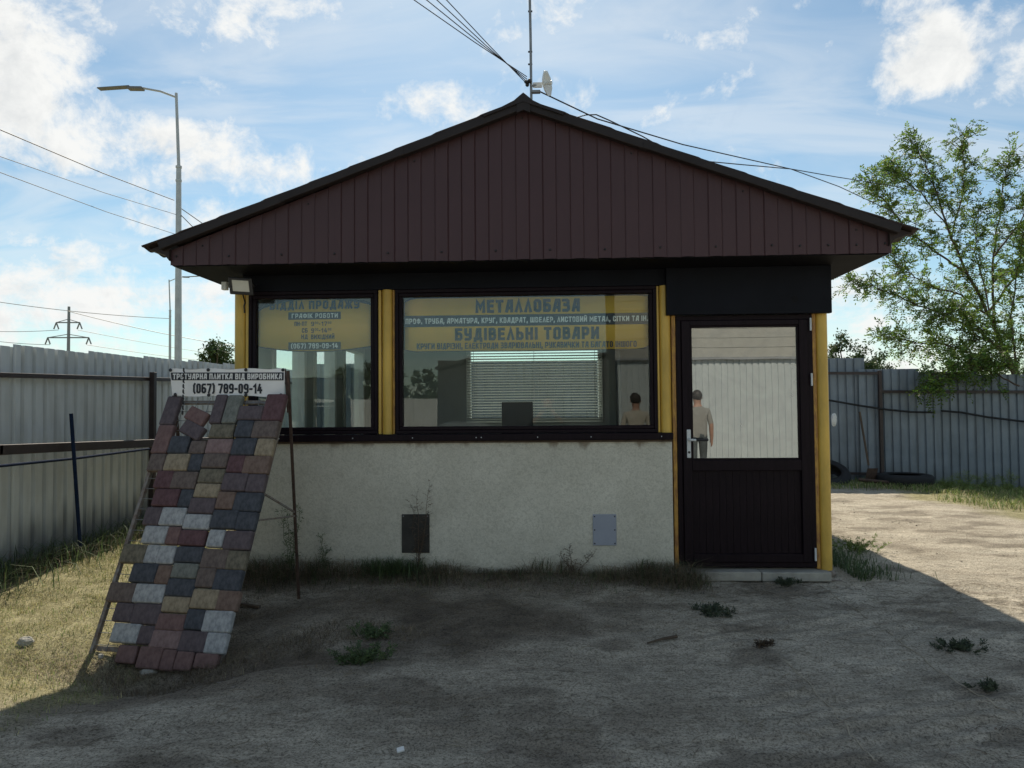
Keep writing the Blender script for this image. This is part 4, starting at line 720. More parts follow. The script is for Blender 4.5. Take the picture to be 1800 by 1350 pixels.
# spade, tyres, pipes and bag by the back fence
sp = thing('spade', 'rusty spade leaning against the back fence', 'spade', onY(1532, 848, 7.5)); MB().tube([onY(1511, 724, 7.85), onY(1527, 818, 7.58)], .020, 8).build('handle', 'bark', sp)
a = onY(1531, 828, 7.56); MB().obox(a + V3(0, 0, -.09), (.10, .02, 0), (.02, -.03, .14), (0, .006, .002)).build('blade', 'rust', sp, .003)
def tyre(label, c, tilt, r=.33):
    T = thing('tyre', label, 'tyre', c); ring = []; mb = MB(); n_ = 28; prof = [(-.09, .20), (-.10, .26), (-.085, .31), (-.05, .33), (.05, .33), (.085, .31), (.10, .26), (.09, .20)]; vs = []
    ct, st_ = math.cos(tilt), math.sin(tilt)
    for k in range(n_):
        a = 2 * math.pi * k / n_
        for (h_, q) in prof: x, y, z = q * r / .33 * math.cos(a), q * r / .33 * math.sin(a), h_; vs.append((c[0] + x, c[1] + y * ct - z * st_, c[2] + y * st_ + z * ct))
    m_ = len(prof); mb.add(vs, [(k * m_ + i, ((k + 1) % n_) * m_ + i, ((k + 1) % n_) * m_ + i + 1, k * m_ + i + 1) for k in range(n_) for i in range(m_ - 1)], True); o = mb.build('tread', 'rubber', T)
    s_ = o.modifiers.new('thickness', 'SOLIDIFY'); s_.thickness = .015
a = onG(1625, 858); tyre('old black tyre lying flat at the foot of the back fence', (a[0], 7.45, gh(a[0], 7.45) + .09), 0, .46)
a = onG(1480, 856); tyre('old black tyre propped behind the yellow door post', (a[0] - .05, 7.55, gh(a[0], 7.55) + .16), .5, .42)
pi_ = thing('pipe', 'rusty pipe lying on the ground between the old tyres', 'pipe', onG(1540, 850)); q0, q1 = onG(1500, 850), onG(1590, 855); MB().tube([V3(q0[0], 7.3, gh(q0[0], 7.3) + .10), V3(q1[0], 7.2, gh(q1[0], 7.2) + .04)], .03, 8).build('tube', 'rust', pi_)
def crumple(name, label, cat, c, r, m, seed, sq=(1, 1, 1)):
    rs = random.Random(seed); mb = MB().ball((0, 0, 0), 1, 12, 8); mb.v = [tuple(c[i] + p[i] * r * sq[i] * (.65 + .55 * float(fbm(p[0] * 2.3 + seed, p[1] * 2.3 + p[2] * 1.7 + seed, 3))) for i in range(3)) for p in mb.v]; mb.sm = [False] * len(mb.f); o = mb.build(name, m); return tag(o, label, cat)
a = onY(1466, 738, 7.6); crumple('plastic_bag', 'white plastic bag hanging on the back fence beside the door post', 'bag', a, .10, 'white_plastic', 3, (.6, .4, 1.3))
a = onG(8, 985); crumple('plastic_sheet', 'crumpled white plastic lying in grass at the left fence foot', 'litter', a + V3(-.1, 0, .07), .18, 'white_plastic', 5, (1.1, .7, .6))
# ------------------------------------------------------------------ loose things on the yard
a = onG(1456, 1014); crumple('rock', 'brown broken stone under the right end of the doorstep', 'stone', a + V3(-.01, .04, .02), .085, 'stone', 9, (1.1, .8, .65))
a = onG(45, 1133); crumple('rock', 'pale stone lying in the sunlit grass', 'stone', a + V3(0, 0, .015), .055, 'concrete', 11, (1, .8, .7))
a = onG(258, 1187); crumple('rock', 'grey chip of stone beside the hollow under the rack', 'stone', a + V3(0, .02, .012), .05, 'concrete', 13, (1.3, .7, .5))
a = onG(205, 1143); crumple('rock', 'small pale pebble at the left foot of the rack', 'stone', a + V3(-.03, -.12, .0), .02, 'concrete', 15)
p0, p1 = onG(1138, 1134), onG(1190, 1124); tag(MB().tube([p0 + V3(0, 0, .012), (p0 + p1) / 2 + V3(0, .012, .016), p1 + V3(0, 0, .018)], [.005, .008, .011], 7).build('stick', 'bark'), 'dark bent stick lying on the sand before the door', 'stick')
a = onG(704, 1321); tag(MB().obox(a + V3(0, 0, .008), (.014, .006, .002), (-.004, .012, .003), (0, 0, .003)).build('paper_scrap', 'white_plastic'), 'tiny white paper scrap on the sand near the front', 'litter')
p0, p1 = onG(405, 1063), onG(456, 1070); tag(MB().bar(p0 + V3(0, .0, .015), p1 + V3(.0, 0, .012), .03, .02).build('plank_piece', 'bark', None, .003), 'short dark plank piece lying behind the paving rack', 'plank')
def ground_cord(label, pts, r):
    P = [onG(*p) for p in pts]; Q = []
    for i in range(len(P) - 1):
        for k in range(8): t = k / 8; q = P[i] * (1 - t) + P[i + 1] * t; q[0] += .006 * math.sin(i * 8 + k); q[2] = gh(q[0], q[1]) + r * .35; Q.append(q)
    tag(MB().tube(Q, r, 5).build('cord', 'cord_sand'), label, 'cord')
ground_cord('thin pale cord half buried from doorstep corner towards the right', [(1437, 1026), (1500, 1070), (1580, 1125), (1650, 1180), (1710, 1218), (1790, 1262)], .0034)
ground_cord('thin pale cord half buried in the sand near the front right', [(1376, 1160), (1420, 1200), (1470, 1255), (1500, 1295), (1545, 1345)], .0034)
rs = np.random.default_rng(5); mb = MB()
for k in range(6000):
    x, y = rs.uniform(-3.3, 4.5), rs.uniform(-3.4, .6) if k % 4 else rs.uniform(.3, 5)
    if y > -.05 and -2.6 < x < 2.5: continue
    s_ = rs.uniform(.0015, .0055) * (1.6 if y > .6 else 1); z_ = gh(x, y); q = rs.normal(size=(4, 3)) * s_; q[:, 2] = np.abs(q[:, 2]) * .8 - .001; mb.add([V3(x, y, z_) + p for p in q], [(0, 1, 2), (0, 3, 1), (1, 3, 2), (0, 2, 3)])
tag(mb.build('gravel', 'stone'), 'fine gravel scattered over the yard sand', 'gravel', kind='stuff')
mb = MB()
for k in range(1900):
    x, y = rs.uniform(-2.5, 3.6), rs.uniform(-3.3, -.1) if k % 3 else rs.uniform(-.9, -.15); a = rs.uniform(0, math.pi); L_ = rs.uniform(.012, .05); d = V3(math.cos(a), math.sin(a), 0); p = V3(x, y, gh(x, y) + .004); mb.tube([p - d * L_, p + V3(0, 0, .004) + d[[1, 0, 2]] * .15 * L_, p + d * L_ + V3(0, 0, .002)], .0011, 3, False)
tag(mb.build('straw_litter', 'grass_litter'), 'bits of straw and twigs scattered over the yard', 'litter', kind='stuff')
# ------------------------------------------------------------------ grass and weeds
def blades(name, label, P, h, w, lean, m, seed=1, droop=.35):
    rs = np.random.default_rng(seed); P = np.array(P, float); N = len(P); H = (h if np.isscalar(h) else h(P)) * rs.uniform(.35, 1.2, N); a = rs.uniform(0, 2 * np.pi, N); Ln = lean * rs.uniform(.2, 1.3, N)
    d = np.stack([np.cos(a), np.sin(a), np.zeros(N)], 1); s = np.stack([-np.sin(a), np.cos(a), np.zeros(N)], 1) * (w * rs.uniform(.6, 1.3, N))[:, None] / 2; up = V3(0, 0, 1)[None]
    m1 = P + d * (Ln * H * .35)[:, None] + up * (H * .6)[:, None]; t = P + d * (Ln * H * (1 + droop))[:, None] + up * (H * np.clip(1 - .25 * Ln, .35, 1))[:, None]
    vs = np.stack([P - s, P + s, m1 + s * .75, m1 - s * .75, t], 1).reshape(-1, 3); i = np.arange(N) * 5
    fs = [(k, k + 1, k + 2, k + 3) for k in i] + [(k + 3, k + 2, k + 4) for k in i]
    mb = MB(); mb.v = [tuple(p) for p in vs]; mb.f = fs; mb.sm = [True] * len(fs); return tag(mb.build(name, m, loc=(0, 0, 0)), label, 'grass', kind='stuff')
def scatter(n, f, seed):
    rs = np.random.default_rng(seed); out = []
    while len(out) < n:
        q = f(rs)
        if q is not None: out.append((q[0], q[1], gh(q[0], q[1]) - .004))
    return out
def lawn(rs):
    x, y = rs.uniform(-4.6, -2.35), rs.uniform(-3.0, 4.5)
    e = float(fbm(x * 1.6 + 50, y * 1.6, 3)); k = sstep(-2.45, -3.0, x + .9 * (e - .45)) * sstep(.34, .56, float(fbm(x * 3 + 9, y * 3, 3)) + .12)
    return (x, y) if rs.random() < k * (1 if y < 2.5 else .6) else None
blades('grass', 'short dry sunlit grass left of the paving rack', scatter(26000, lawn, 2), .036, .0035, .9, 'grass_dry', 2); blades('grass', 'short green sunlit grass left of the paving rack', scatter(13000, lawn, 3), .038, .0035, .8, 'grass_green', 3)
def fence_foot(rs): x = -4.6 + abs(rs.normal(0, .22)); y = rs.uniform(-1.0, 5.5); return (x, y) if x < -3.8 else None
blades('grass', 'tall rank grass at the foot of the left fence', scatter(2600, fence_foot, 4), .24, .008, .75, 'weed', 4, .6); blades('grass', 'withered grass at the foot of the left fence', scatter(1700, fence_foot, 14), .18, .005, .9, 'grass_litter', 14, .6)
def wall_foot(rs):
    x = rs.uniform(-2.6, 1.25); y = -.05 - abs(rs.normal(0, .17)); e = float(fbm(x * 3.1 + 20, 3.3, 3)); return (x, y) if rs.random() < .25 + 1.9 * max(0, e - .33) and y > -.55 else None
wall_h = lambda P: .05 + .17 * sstep(.34, .60, fbm(P[:, 0] * 2.6 + 8, P[:, 1] * 3 + 2, 3)) * sstep(-.5, -.1, P[:, 1])
blades('grass', 'dry withered grass along the foot of the plaster wall', scatter(7500, wall_foot, 5), wall_h, .0032, 1.5, 'grass_litter', 5, .8); blades('grass', 'dark green grass along the foot of the plaster wall', scatter(2400, wall_foot, 6), wall_h, .0035, .9, 'weed', 6, .6)
cH = onG(722, 1000)
def hatch_tuft(rs): return (cH[0] - .05 + rs.normal(0, .13), -.06 - abs(rs.normal(0, .07)))
blades('grass', 'thick grass tuft before the dark wall hatch', scatter(900, hatch_tuft, 7), .17, .005, .8, 'weed', 7, .6)
def rack_foot(rs): x = HOLE[0] + rs.normal(0, .42); y = HOLE[1] + .08 + rs.normal(0, .13) + .25 * (x - HOLE[0]) * (x > HOLE[0]); return (x, y) if (x - HOLE[0]) ** 2 + (y - HOLE[1]) ** 2 > .02 else None
blades('grass', 'flattened dry grass round the foot of the paving rack', scatter(3000, rack_foot, 8), .05, .003, 1.7, 'grass_litter', 8, .8)
def yard_sparse(rs):
    x, y = rs.uniform(-2.4, -.5), rs.uniform(-2.0, -.5); e = float(fbm(x * 2.2 + 77, y * 2.2, 3)); return (x, y) if rs.random() < sstep(.46, .60, e) * sstep(-.5, -1.2, x) else None
blades('grass', 'sparse low grass on the dark earth behind the paving rack', scatter(2600, yard_sparse, 9), .04, .003, 1.2, 'grass_litter', 9, .7)
def back_right(rs):
    x, y = rs.uniform(2.6, 11), rs.uniform(3.0, 7.9); e = float(fbm(x * 1.1 + 30, y * 1.1, 3)); k = sstep(6.1, 6.9, y + 1.2 * (e - .45)) + .9 * sstep(5.5, 6.3, x + 2.0 * (e - .45)) * sstep(3.4, 4.4, y); return (x, y) if rs.random() < k else None
blades('grass', 'rough grass before the back fence at the right', scatter(12000, back_right, 10), .11, .009, .9, 'grass_green', 10, .5); blades('grass', 'dry rough grass before the back fence at the right', scatter(9000, back_right, 16), .08, .008, 1.1, 'grass_dry', 16, .5)
def corner_r(rs): return (2.42 + abs(rs.normal(0, .16)), rs.uniform(-.1, 1.6))
blades('grass', 'green grass at the right corner of the sales office', scatter(1700, corner_r, 11), .09, .006, .8, 'weed', 11, .5)
def frond_leaves(P, D, n_pairs, L, ll, lw, rs, droop=.3):
    """compound leaves: P base points, D directions; returns vertices of leaflets (quads of two halves)"""
    N = len(P); D = D / np.linalg.norm(D, axis=1, keepdims=True); V = []
    ref = np.tile(V3(0, 0, 1), (N, 1)) + rs.normal(0, .35, (N, 3)); S_ = np.cross(D, ref); S_ /= np.linalg.norm(S_, axis=1, keepdims=True); U_ = np.cross(S_, D)
    for i in range(n_pairs + 1):
        t = (i + .7) / (n_pairs + .7); c = P + D * (L * t)[:, None] - V3(0, 0, 1)[None] * (L * droop * t * t)[:, None]
        for sd in ((-1, 1) if i < n_pairs else (0,)):
            ax = S_ * sd + D * (.55 if sd else 1.) + rs.normal(0, .18, (N, 3)); ax /= np.linalg.norm(ax, axis=1, keepdims=True); wv = np.cross(ax, U_ + rs.normal(0, .45, (N, 3))); wv /= np.linalg.norm(wv, axis=1, keepdims=True)
            l_ = (ll * rs.uniform(.7, 1.15, N))[:, None]; w_ = (lw * rs.uniform(.8, 1.15, N))[:, None] / 2
            V.append(np.stack([c, c + ax * l_ * .35 + wv * w_, c + ax * l_ * .8 + wv * w_ * .7, c + ax * l_, c + ax * l_ * .8 - wv * w_ * .7, c + ax * l_ * .35 - wv * w_], 1))
    return np.concatenate(V, 0).reshape(-1, 3)
def leaf_object(name, verts, per, m, parent):
    k = len(verts) // per; mb = MB(); mb.v = [tuple(p) for p in verts]; mb.f = [tuple(range(i * per, i * per + per)) for i in range(k)]; mb.sm = [False] * k; return mb.build(name, m, parent)
def low_weed(label, c, r, h, n, seed, m='weed'):
    T = thing('weed_plant', label, 'weed', c); rs = np.random.default_rng(seed); mb = MB(); B = []; D = []
    for k in range(n):
        a = rs.uniform(0, 6.28); q = abs(rs.normal(0, .55)) * r; b = V3(c[0] + q * math.cos(a), c[1] + q * .75 * math.sin(a), 0); b[2] = gh(b[0], b[1]) - .005; d = V3(math.cos(a) * .8, math.sin(a) * .8, rs.uniform(.4, 1.4)); d /= np.linalg.norm(d); L_ = h * rs.uniform(.5, 1.1)
        tip = b + d * L_; mb.tube([b, b + d * L_ * .5 + V3(0, 0, .01), tip], [.0022, .0018, .0009], 4, False)
        for t in np.linspace(.15, 1, 7): B.append(b + d * L_ * t); D.append(d + rs.normal(0, .7, 3))
    mb.build('stems', m, T)['kind'] = 'stuff'; leaf_object('foliage', frond_leaves(np.array(B), np.array(D), 2, np.full(len(B), .030), .018, .008, rs), 6, m, T)['kind'] = 'stuff'
low_weed('bushy green weed growing in the dark earth right of the rack', onG(633, 1160), .15, .085, 46, 21); low_weed('small green weed beside the bushy one towards the wall', onG(660, 1118), .10, .08, 26, 22)
low_weed('low green weed on the sand left of the doorstep', onG(1248, 1078), .14, .05, 30, 23, 'weed_grey'); low_weed('flat green weed strip at the doorstep front edge', onG(1380, 1026), .15, .05, 26, 24, 'weed_grey'); low_weed('grey green weed in the shade edge at the right', onG(1690, 1138), .13, .028, 30, 25, 'weed_grey')
low_weed('tiny weed on the sand near the right edge', onG(1738, 1210), .045, .025, 9, 26, 'weed_grey'); low_weed('dark dry weed on the sand in the middle right', onG(1345, 1136), .03, .025, 8, 27, 'weed_dry')
low_weed('bushy green weed at the back corner right of the door post', onG(1500, 968), .20, .14, 40, 28, 'grass_green')
def tall_weed(label, base, tips, seed, m='weed', leaf=.022):
    T = thing('weed_plant', label, 'weed', base); rs = np.random.default_rng(seed); mb = MB(); B = []; D = []
    for tp in tips:
        tp = np.array(tp, float); pts = [base * (1 - t) + tp * t + V3(rs.normal(0, .006), rs.normal(0, .004), 0) * (0 < t < 1) for t in np.linspace(0, 1, 8)]; mb.tube(pts, np.linspace(.0035, .0011, 8), 5, False)
        for t in np.linspace(.12, 1, 26):
            i = min(6, int(t * 7)); p = pts[i] + (pts[i + 1] - pts[i]) * (t * 7 - i) if t < 1 else pts[-1]; d = rs.normal(0, 1, 3); d[1] *= .6; d[2] = abs(d[2]) * .7 + .2; d /= np.linalg.norm(d)
            l_ = .055 * (1.1 - .6 * t) * rs.uniform(.5, 1.2); mb.tube([p, p + d * l_], [.0012, .0007], 3, False); B += [p + d * l_, p + d * l_ * .5]; D += [d + rs.normal(0, .3, 3), d + rs.normal(0, .6, 3)]
    mb.build('stems', m, T)['kind'] = 'stuff'; leaf_object('foliage', frond_leaves(np.array(B), np.array(D), 1, np.full(len(B), .014), leaf, .005, rs), 6, m, T)['kind'] = 'stuff'
Yw = -.09; tall_weed('dry branched weed stalk before the dark wall hatch', onY(735, 1003, Yw), [onY(733, 868, Yw), onY(755, 852, Yw), onY(722, 885, Yw), onY(750, 905, Yw)], 31, 'weed_dry', .012)
tall_weed('tall leafy weed stalks beside the back leg of the rack', onY(512, 1010, -.18), [onY(494, 898, -.18), onY(505, 905, -.16), onY(528, 890, -.16), onY(520, 925, -.2)], 32, 'weed', .026)
tall_weed('thin single weed stalk at the wall right of the rack', onY(568, 1006, Yw), [onY(566, 940, Yw), onY(574, 965, Yw)], 33, 'weed', .016)
tall_weed('spreading dry weed at the wall below the grey hatch', onY(1010, 1012, Yw), [onY(985, 975, Yw - .05), onY(1045, 972, Yw), onY(1000, 962, Yw - .03)], 34, 'weed_dry', .010)
def fence_weeds():
    for i, (px, py, h_) in enumerate(((1695, 862, .30), (1730, 862, .26), (1770, 866, .34), (1665, 862, .2))):
        b = onG(px, py); b[1] = min(b[1], 7.7); b[2] = gh(b[0], b[1]); tall_weed(['upright weed at the back fence right of the flat tyre', 'second upright weed right of the flat tyre', 'upright weed at the back fence near the right edge', 'small weed touching the flat tyre at the back fence'][i], b, [b + V3(.05, 0, h_), b + V3(-.12, -.02, h_ * .8), b + V3(.14, -.05, h_ * .75)], 40 + i, 'grass_green', .07)
fence_weeds()
# ------------------------------------------------------------------ floodlight, mast, dish
def floodlight():
    Y = -.22; a, b = onY(405, 489, Y), onY(443, 517, Y); c = (a + b) / 2; T = thing('floodlight', 'black floodlight with pale lens under the left eave', 'floodlight', c); w, h_ = (b[0] - a[0]) / 2, (a[2] - b[2]) / 2
    U = V3(w, .02, -.004); Vv = V3(0, -.02, h_); N = np.cross(U, Vv); N /= np.linalg.norm(N); N = -N if N[1] > 0 else N
    MB().obox(c, U, Vv, N * .018).build('housing', 'steel_black', T, .006); MB().obox(c + N * .0195 + Vv * .06, U * .70, Vv * .66, N * .004).build('lens', 'lens', T, .003)
    for i in range(5): MB().obox(c - N * .03 + U * (i - 2) * .3, U * .03, Vv * .8, N * .012).build('fin', 'steel_black', T)
    MB().tube([c - N * .02 - U * 1.03, c - N * .10 - U * 1.03, c - N * .17], .006, 6).build('bracket', 'steel_black', T); MB().tube([c - N * .02 + U * 1.03, c - N * .10 + U * 1.03, c - N * .17], .006, 6).build('bracket', 'steel_black', T); MB().tube([c - N * .17, V3(c[0], .02, c[2] - .0)], .012, 6).build('arm', 'steel_black', T)
    MB().tube([c - Vv - N * .02, onY(429, 525, -.10), onY(431, 532, -.06), onY(429, 538, -.05), onY(430, 550, -.03)], .006, 6).build('power_lead', 'wire', T)
    a = onY(396, 503, -.02); J = thing('junction_box', 'small pale junction box beside the floodlight', 'junction box', a); MB().box(a + V3(-.022, -.03, -.033), a + V3(.022, .02, .033)).build('box', 'white_plastic', J, .004); MB().box(a + V3(-.017, -.033, -.028), a + V3(.017, -.031, .028)).build('lid', 'white_plastic', J, .001)
    MB().tube([a + V3(.02, 0, .02), a + V3(.04, -.03, .0), a + V3(.05, -.06, -.02)], .004, 5).build('lead', 'white_plastic', J)
floodlight()
MY = .05; mb0 = onY(934, 170, MY); MZ = mb0[2]; MX = mb0[0]
T = thing('antenna_mast', 'thin steel antenna mast standing on the roof ridge', 'mast', (MX, MY, 3.68)); mt = onY(930.5, -40, MY)
MB().tube([(MX, MY, 3.66), (MX - .002, MY, 4.4), mt, mt + V3(-.01, 0, 1.6)], .011, 8).build('pole', 'steel_grey', T)
for d in ((-.085, -.05), (.10, -.04), (.02, .12)): MB().tube([(MX, MY, 3.83), (MX + d[0], MY + d[1], 3.66 - abs(d[0]) * .35)], .009, 6).build('stay', 'steel_grey', T)
MB().box((MX - .075, MY - .06, 3.655), (MX + .11, MY + .13, 3.668)).build('base_plate', 'steel_grey', T)
cl = onY(928.5, 143, MY); cl_o = MB(); 
for k in range(7): cl_o.ball(cl + V3(random.uniform(-.02, .015), random.uniform(-.025, .0), random.uniform(-.04, .045)), .017, 6, 5)
cl_o.build('wire_clamp', 'steel_black', T); MB().box((MX + .0, MY - .02, onY(940, 161, MY)[2] - .012), (MX + .075, MY + .02, onY(940, 161, MY)[2] + .006)).build('clamp_bracket', 'steel_grey', T)
for py in (20, 91, 113): q = onY(932, py, MY); MB().box(q + V3(-.018, -.006, -.005), q + V3(.018, .006, .005)).build('cable_tie', 'steel_black', T)
def dish():
    c = onY(955, 148, MY); r = .102; T = thing('dish_antenna', 'white grid dish antenna mounted on the roof mast', 'antenna', c); ax = V3(.93, -.36, .02); ax /= np.linalg.norm(ax); s = np.cross(ax, V3(0, 0, 1)); s /= np.linalg.norm(s); t = np.cross(s, ax)
    mb = MB(); n_, m_ = 24, 6; vs = [c]; 
    for i in range(1, m_ + 1):
        q = r * i / m_
        for k in range(n_): a = 2 * math.pi * k / n_; rr_ = q * (1 + .05 * math.cos(8 * a) * (i == m_)); vs.append(c + (s * math.cos(a) + t * math.sin(a)) * rr_ + ax * (q / r) ** 2 * .035)
    fs = [(0, 1 + k, 1 + (k + 1) % n_) for k in range(n_)] + [(1 + (i - 1) * n_ + k, 1 + i * n_ + k, 1 + i * n_ + (k + 1) % n_, 1 + (i - 1) * n_ + (k + 1) % n_) for i in range(1, m_) for k in range(n_)]
    o = mb.add(vs, fs, True).build('reflector', 'white_plastic', T); q = o.modifiers.new('thickness', 'SOLIDIFY'); q.thickness = .006
    MB().tube([c, c + ax * .05], [.010, .013], 10).build('feed_arm', 'white_plastic', T); MB().tube([c + ax * .05, c + ax * .075], .017, 10).build('feed', 'white_plastic', T)
    MB().box(c - ax * .06 + V3(-.03, -.016, -.02), c - ax * .02 + V3(.01, .016, .022)).build('radio_box', 'white_plastic', T, .004); MB().tube([c - ax * .05, V3(MX, MY, c[2] - .01)], .010, 8).build('bracket', 'steel_grey', T)
dish()
# ------------------------------------------------------------------ street lamps, pylon, lines
def street_lamp(label, bx, by, s, flip=False):
    """s scales a lamp about eleven metres tall"""
    zb = -.1; T = thing('street_lamp', label, 'street lamp', (bx, by, zb), 'street lamps beyond the fence'); z = lambda h_: zb + h_ * s; lx = -.14 * s
    MB().tube([(bx, by, z(0)), (bx - .04 * s, by, z(9.0))], [.125 * s, .075 * s], 12).build('pole', 'lamp_pole', T); MB().tube([(bx - .04 * s, by, z(9.0)), (bx + lx, by, z(11.35))], [.05 * s, .042 * s], 10).build('upper_pole', 'lamp_pole', T)
    for h_ in (8.98, 8.55): MB().tube([(bx - .04 * s, by, z(h_)), (bx - .04 * s, by, z(h_ + .06))], .092 * s, 12).build('collar', 'lamp_pole', T)
    k = -1 if not flip else 1; e = V3(bx + lx + k * 1.12 * s, by, z(11.55)); MB().tube([(bx + lx, by, z(11.22)), (bx + lx + k * .5 * s, by, z(11.42)), e], .032 * s, 8).build('arm', 'lamp_pole', T)
    MB().obox(e + V3(k * .18 * s, 0, -.02 * s), (.24 * s, 0, -.01 * s), (0, .11 * s, 0), (0, 0, .042 * s)).build('driver_housing', 'lamp_casing', T, .02 * s); MB().obox(e + V3(k * .86 * s, 0, .02 * s), (.52 * s, 0, k * -.0 + .02 * s), (0, .11 * s, 0), (0, 0, .018 * s)).build('lamp_head', 'lamp_casing', T, .015 * s)
    return T
LP = onY(314, 620, 17.0); street_lamp('tall grey street lamp beyond the left fence, nearest and largest', LP[0], 17.0, 1.03)
L2 = onY(299.5, 600, 52.0); street_lamp('small distant street lamp seen close beside the nearest one', L2[0], 52.0, onY(300, 486, 52.)[2] / 11.5, True)
street_lamp('street lamp on the road behind the photographer to the left', -11.6, -16.0, 1.0)
for k, (py, pl) in enumerate(((352, 228), (377, 275), (412, 303))):
    a = onY(309 - 3 * (k == 0), py, 16.95); b = onY(0, pl, 10.0 - .6 * k); d = b - a; e = a + d * (32.9 / abs(d[1])) * 1.0; e = V3(-11.6, -16., 7.6 - .5 * k)
    P = [a, (a + b) / 2 - V3(0, 0, .05), b] + [b + (e - b) * t - V3(0, 0, .5 * 4 * t * (1 - t)) for t in (.25, .5, .75, 1)]
    cable('power_line', ['uppermost cable from the nearest street lamp to the left edge', 'middle cable from the nearest street lamp to the left edge', 'lowest cable from the nearest street lamp to the left edge'][k], P, .012 if k == 0 else .008, 'cable', group='cables of the street lamp')
for k, (p, q) in enumerate((((312, 362), (362, 397)), ((319, 379), (346, 406)))): a = onY(*p, 16.95); b = onY(*q, 19.5); cable('power_line', ['upper cable from the nearest street lamp down behind the roof', 'lower cable from the nearest street lamp down behind the roof'][k], [a, b, b + (b - a) * 4], .014, 'cable', group='cables of the street lamp')
q = onY(306, 354, 16.9); 
for k in range(4):
    e = V3(-11.6, -16.0, 8.6 - .35 * k); a = cl + V3(-.01, -.02, .03 - .02 * k); w = [.0, .0, .0, .0][k]
    P = hang(a, e + V3(-1.4 * (1.5 - k) * .0, 0, 0), .25 + .0 * k, 20)
    tgt = onY((728, 750, 768, 785)[k], 0, P[1][1]); t1 = (P[1] - a); 
    # each wire starts straight towards the place where it leaves the picture, then runs on to the lamp pole
    dd = ray((728, 750, 768, 785)[k], 0); D_ = e - a; best = None
    for t in np.linspace(.02, .12, 200):
        p_ = a + D_ * t; s_ = (p_[1] - CAM[1]) / dd[1]; r_ = CAM + dd * s_
        if best is None or abs(r_[2] - p_[2]) < best[0]: best = (abs(r_[2] - p_[2]), r_)
    b = best[1]; P = [a, a + (b - a) * .5 - V3(0, 0, .008), b] + [b + (e - b) * t + V3(0, 0, -.5 * 4 * t * (1 - t) * .4) for t in (.1, .25, .5, .75, 1)]
    cable('overhead_wire', ['lowest overhead wire rising leftwards from the roof mast', 'second lowest overhead wire rising leftwards from the roof mast', 'third overhead wire rising leftwards from the roof mast', 'steepest overhead wire rising leftwards from the roof mast'][k], P, .0036, 'cable', group='overhead wires of the mast')
UP = V3(26, 24, 0); U_ = thing('utility_pole', 'wooden utility pole outside the right edge of the picture', 'pole', (26, 24, -.1)); MB().tube([(26, 24, -.2), (26, 24, 8.2)], [.14, .1], 10).build('shaft', 'bark', U_); MB().box((25.2, 23.95, 7.6), (26.8, 24.05, 7.72)).build('crossarm', 'bark', U_)
a = onY(947, 160, MY); cable('service_cable', 'black cable sagging from the mast foot rightwards into the tree', [a, onY(1050, 209, .6), onY(1200, 254, 1.7), onY(1390, 297, 3.6), onY(1475, 328, 5.0), onY(1560, 368, 6.6), onY(1660, 420, 9.), UP + V3(-.5, 0, 5.0)], .006)
cable('service_cable', 'black cable looping off the roof slope rightwards past the tree top', [onY(1012, 207, .5), onY(1030, 202, .7), onY(1048, 201.5, .9), onY(1072, 212, 1.), onY(1130, 240, 1.3), onY(1175, 266, 1.6), onY(1215, 281, 1.9), onY(1300, 289, 2.6), onY(1390, 297, 3.7), onY(1470, 311, 4.8), onY(1540, 322, 6.2), UP + V3(.3, 0, 7.6)], .006)
def pylon():
    Y = 120.; b = onY(120, 640, Y); T = thing('pylon', 'distant power line pylon with two crossarms beyond the left fence', 'pylon', (b[0], Y, -.1)); t = onY(120, 539, Y); MB().tube([(b[0], Y, -.2), (b[0], Y, t[2])], [.36, .22], 8).build('mast', 'steel_grey', T)
    for (x0, x1, y, y2) in ((99, 140, 567, 578), (84, 156, 593.5, 606)):
        p, q = onY(x0, y, Y), onY(x1, y, Y); MB().bar(p, q, .2, .2).build('crossarm', 'steel_grey', T)
        MB().tube([onY(120, y - 6, Y), p], .07, 5).build('tie', 'steel_grey', T); MB().tube([onY(120, y - 6, Y), q], .07, 5).build('tie', 'steel_grey', T)
        for e, s_ in ((p, -1), (q, 1)):
            for k in (-1, 1): MB().tube([e, e + V3(k * .45, 0, -1.15)], .12, 5).build('insulator', 'steel_grey', T)
    for i, (p, q) in enumerate((((-60, 580), (103, 580)), ((137, 580), (420, 628)), ((-60, 592), (88, 606)), ((152, 606), (420, 640)))): cable('power_line', ['faint upper line left of the distant pylon', 'faint upper line right of the distant pylon', 'faint lower line left of the distant pylon', 'faint lower line right of the distant pylon'][i], hang(onY(*p, Y), onY(*q, Y + (60 if i % 2 else 0)), .3), .045, 'cable', 'steel_grey', 'lines of the distant pylon', 4)
    for i, (p, q) in enumerate((((-60, 522), (300, 560)), ((120, 547), (440, 612)))): cable('power_line', ['faint line from the left edge to the small street lamp', 'faint line passing right of the distant pylon top'][i], hang(onY(*p, 60.), onY(*q, 70.), .3), .03, 'cable', 'steel_grey', None, 4)
pylon()
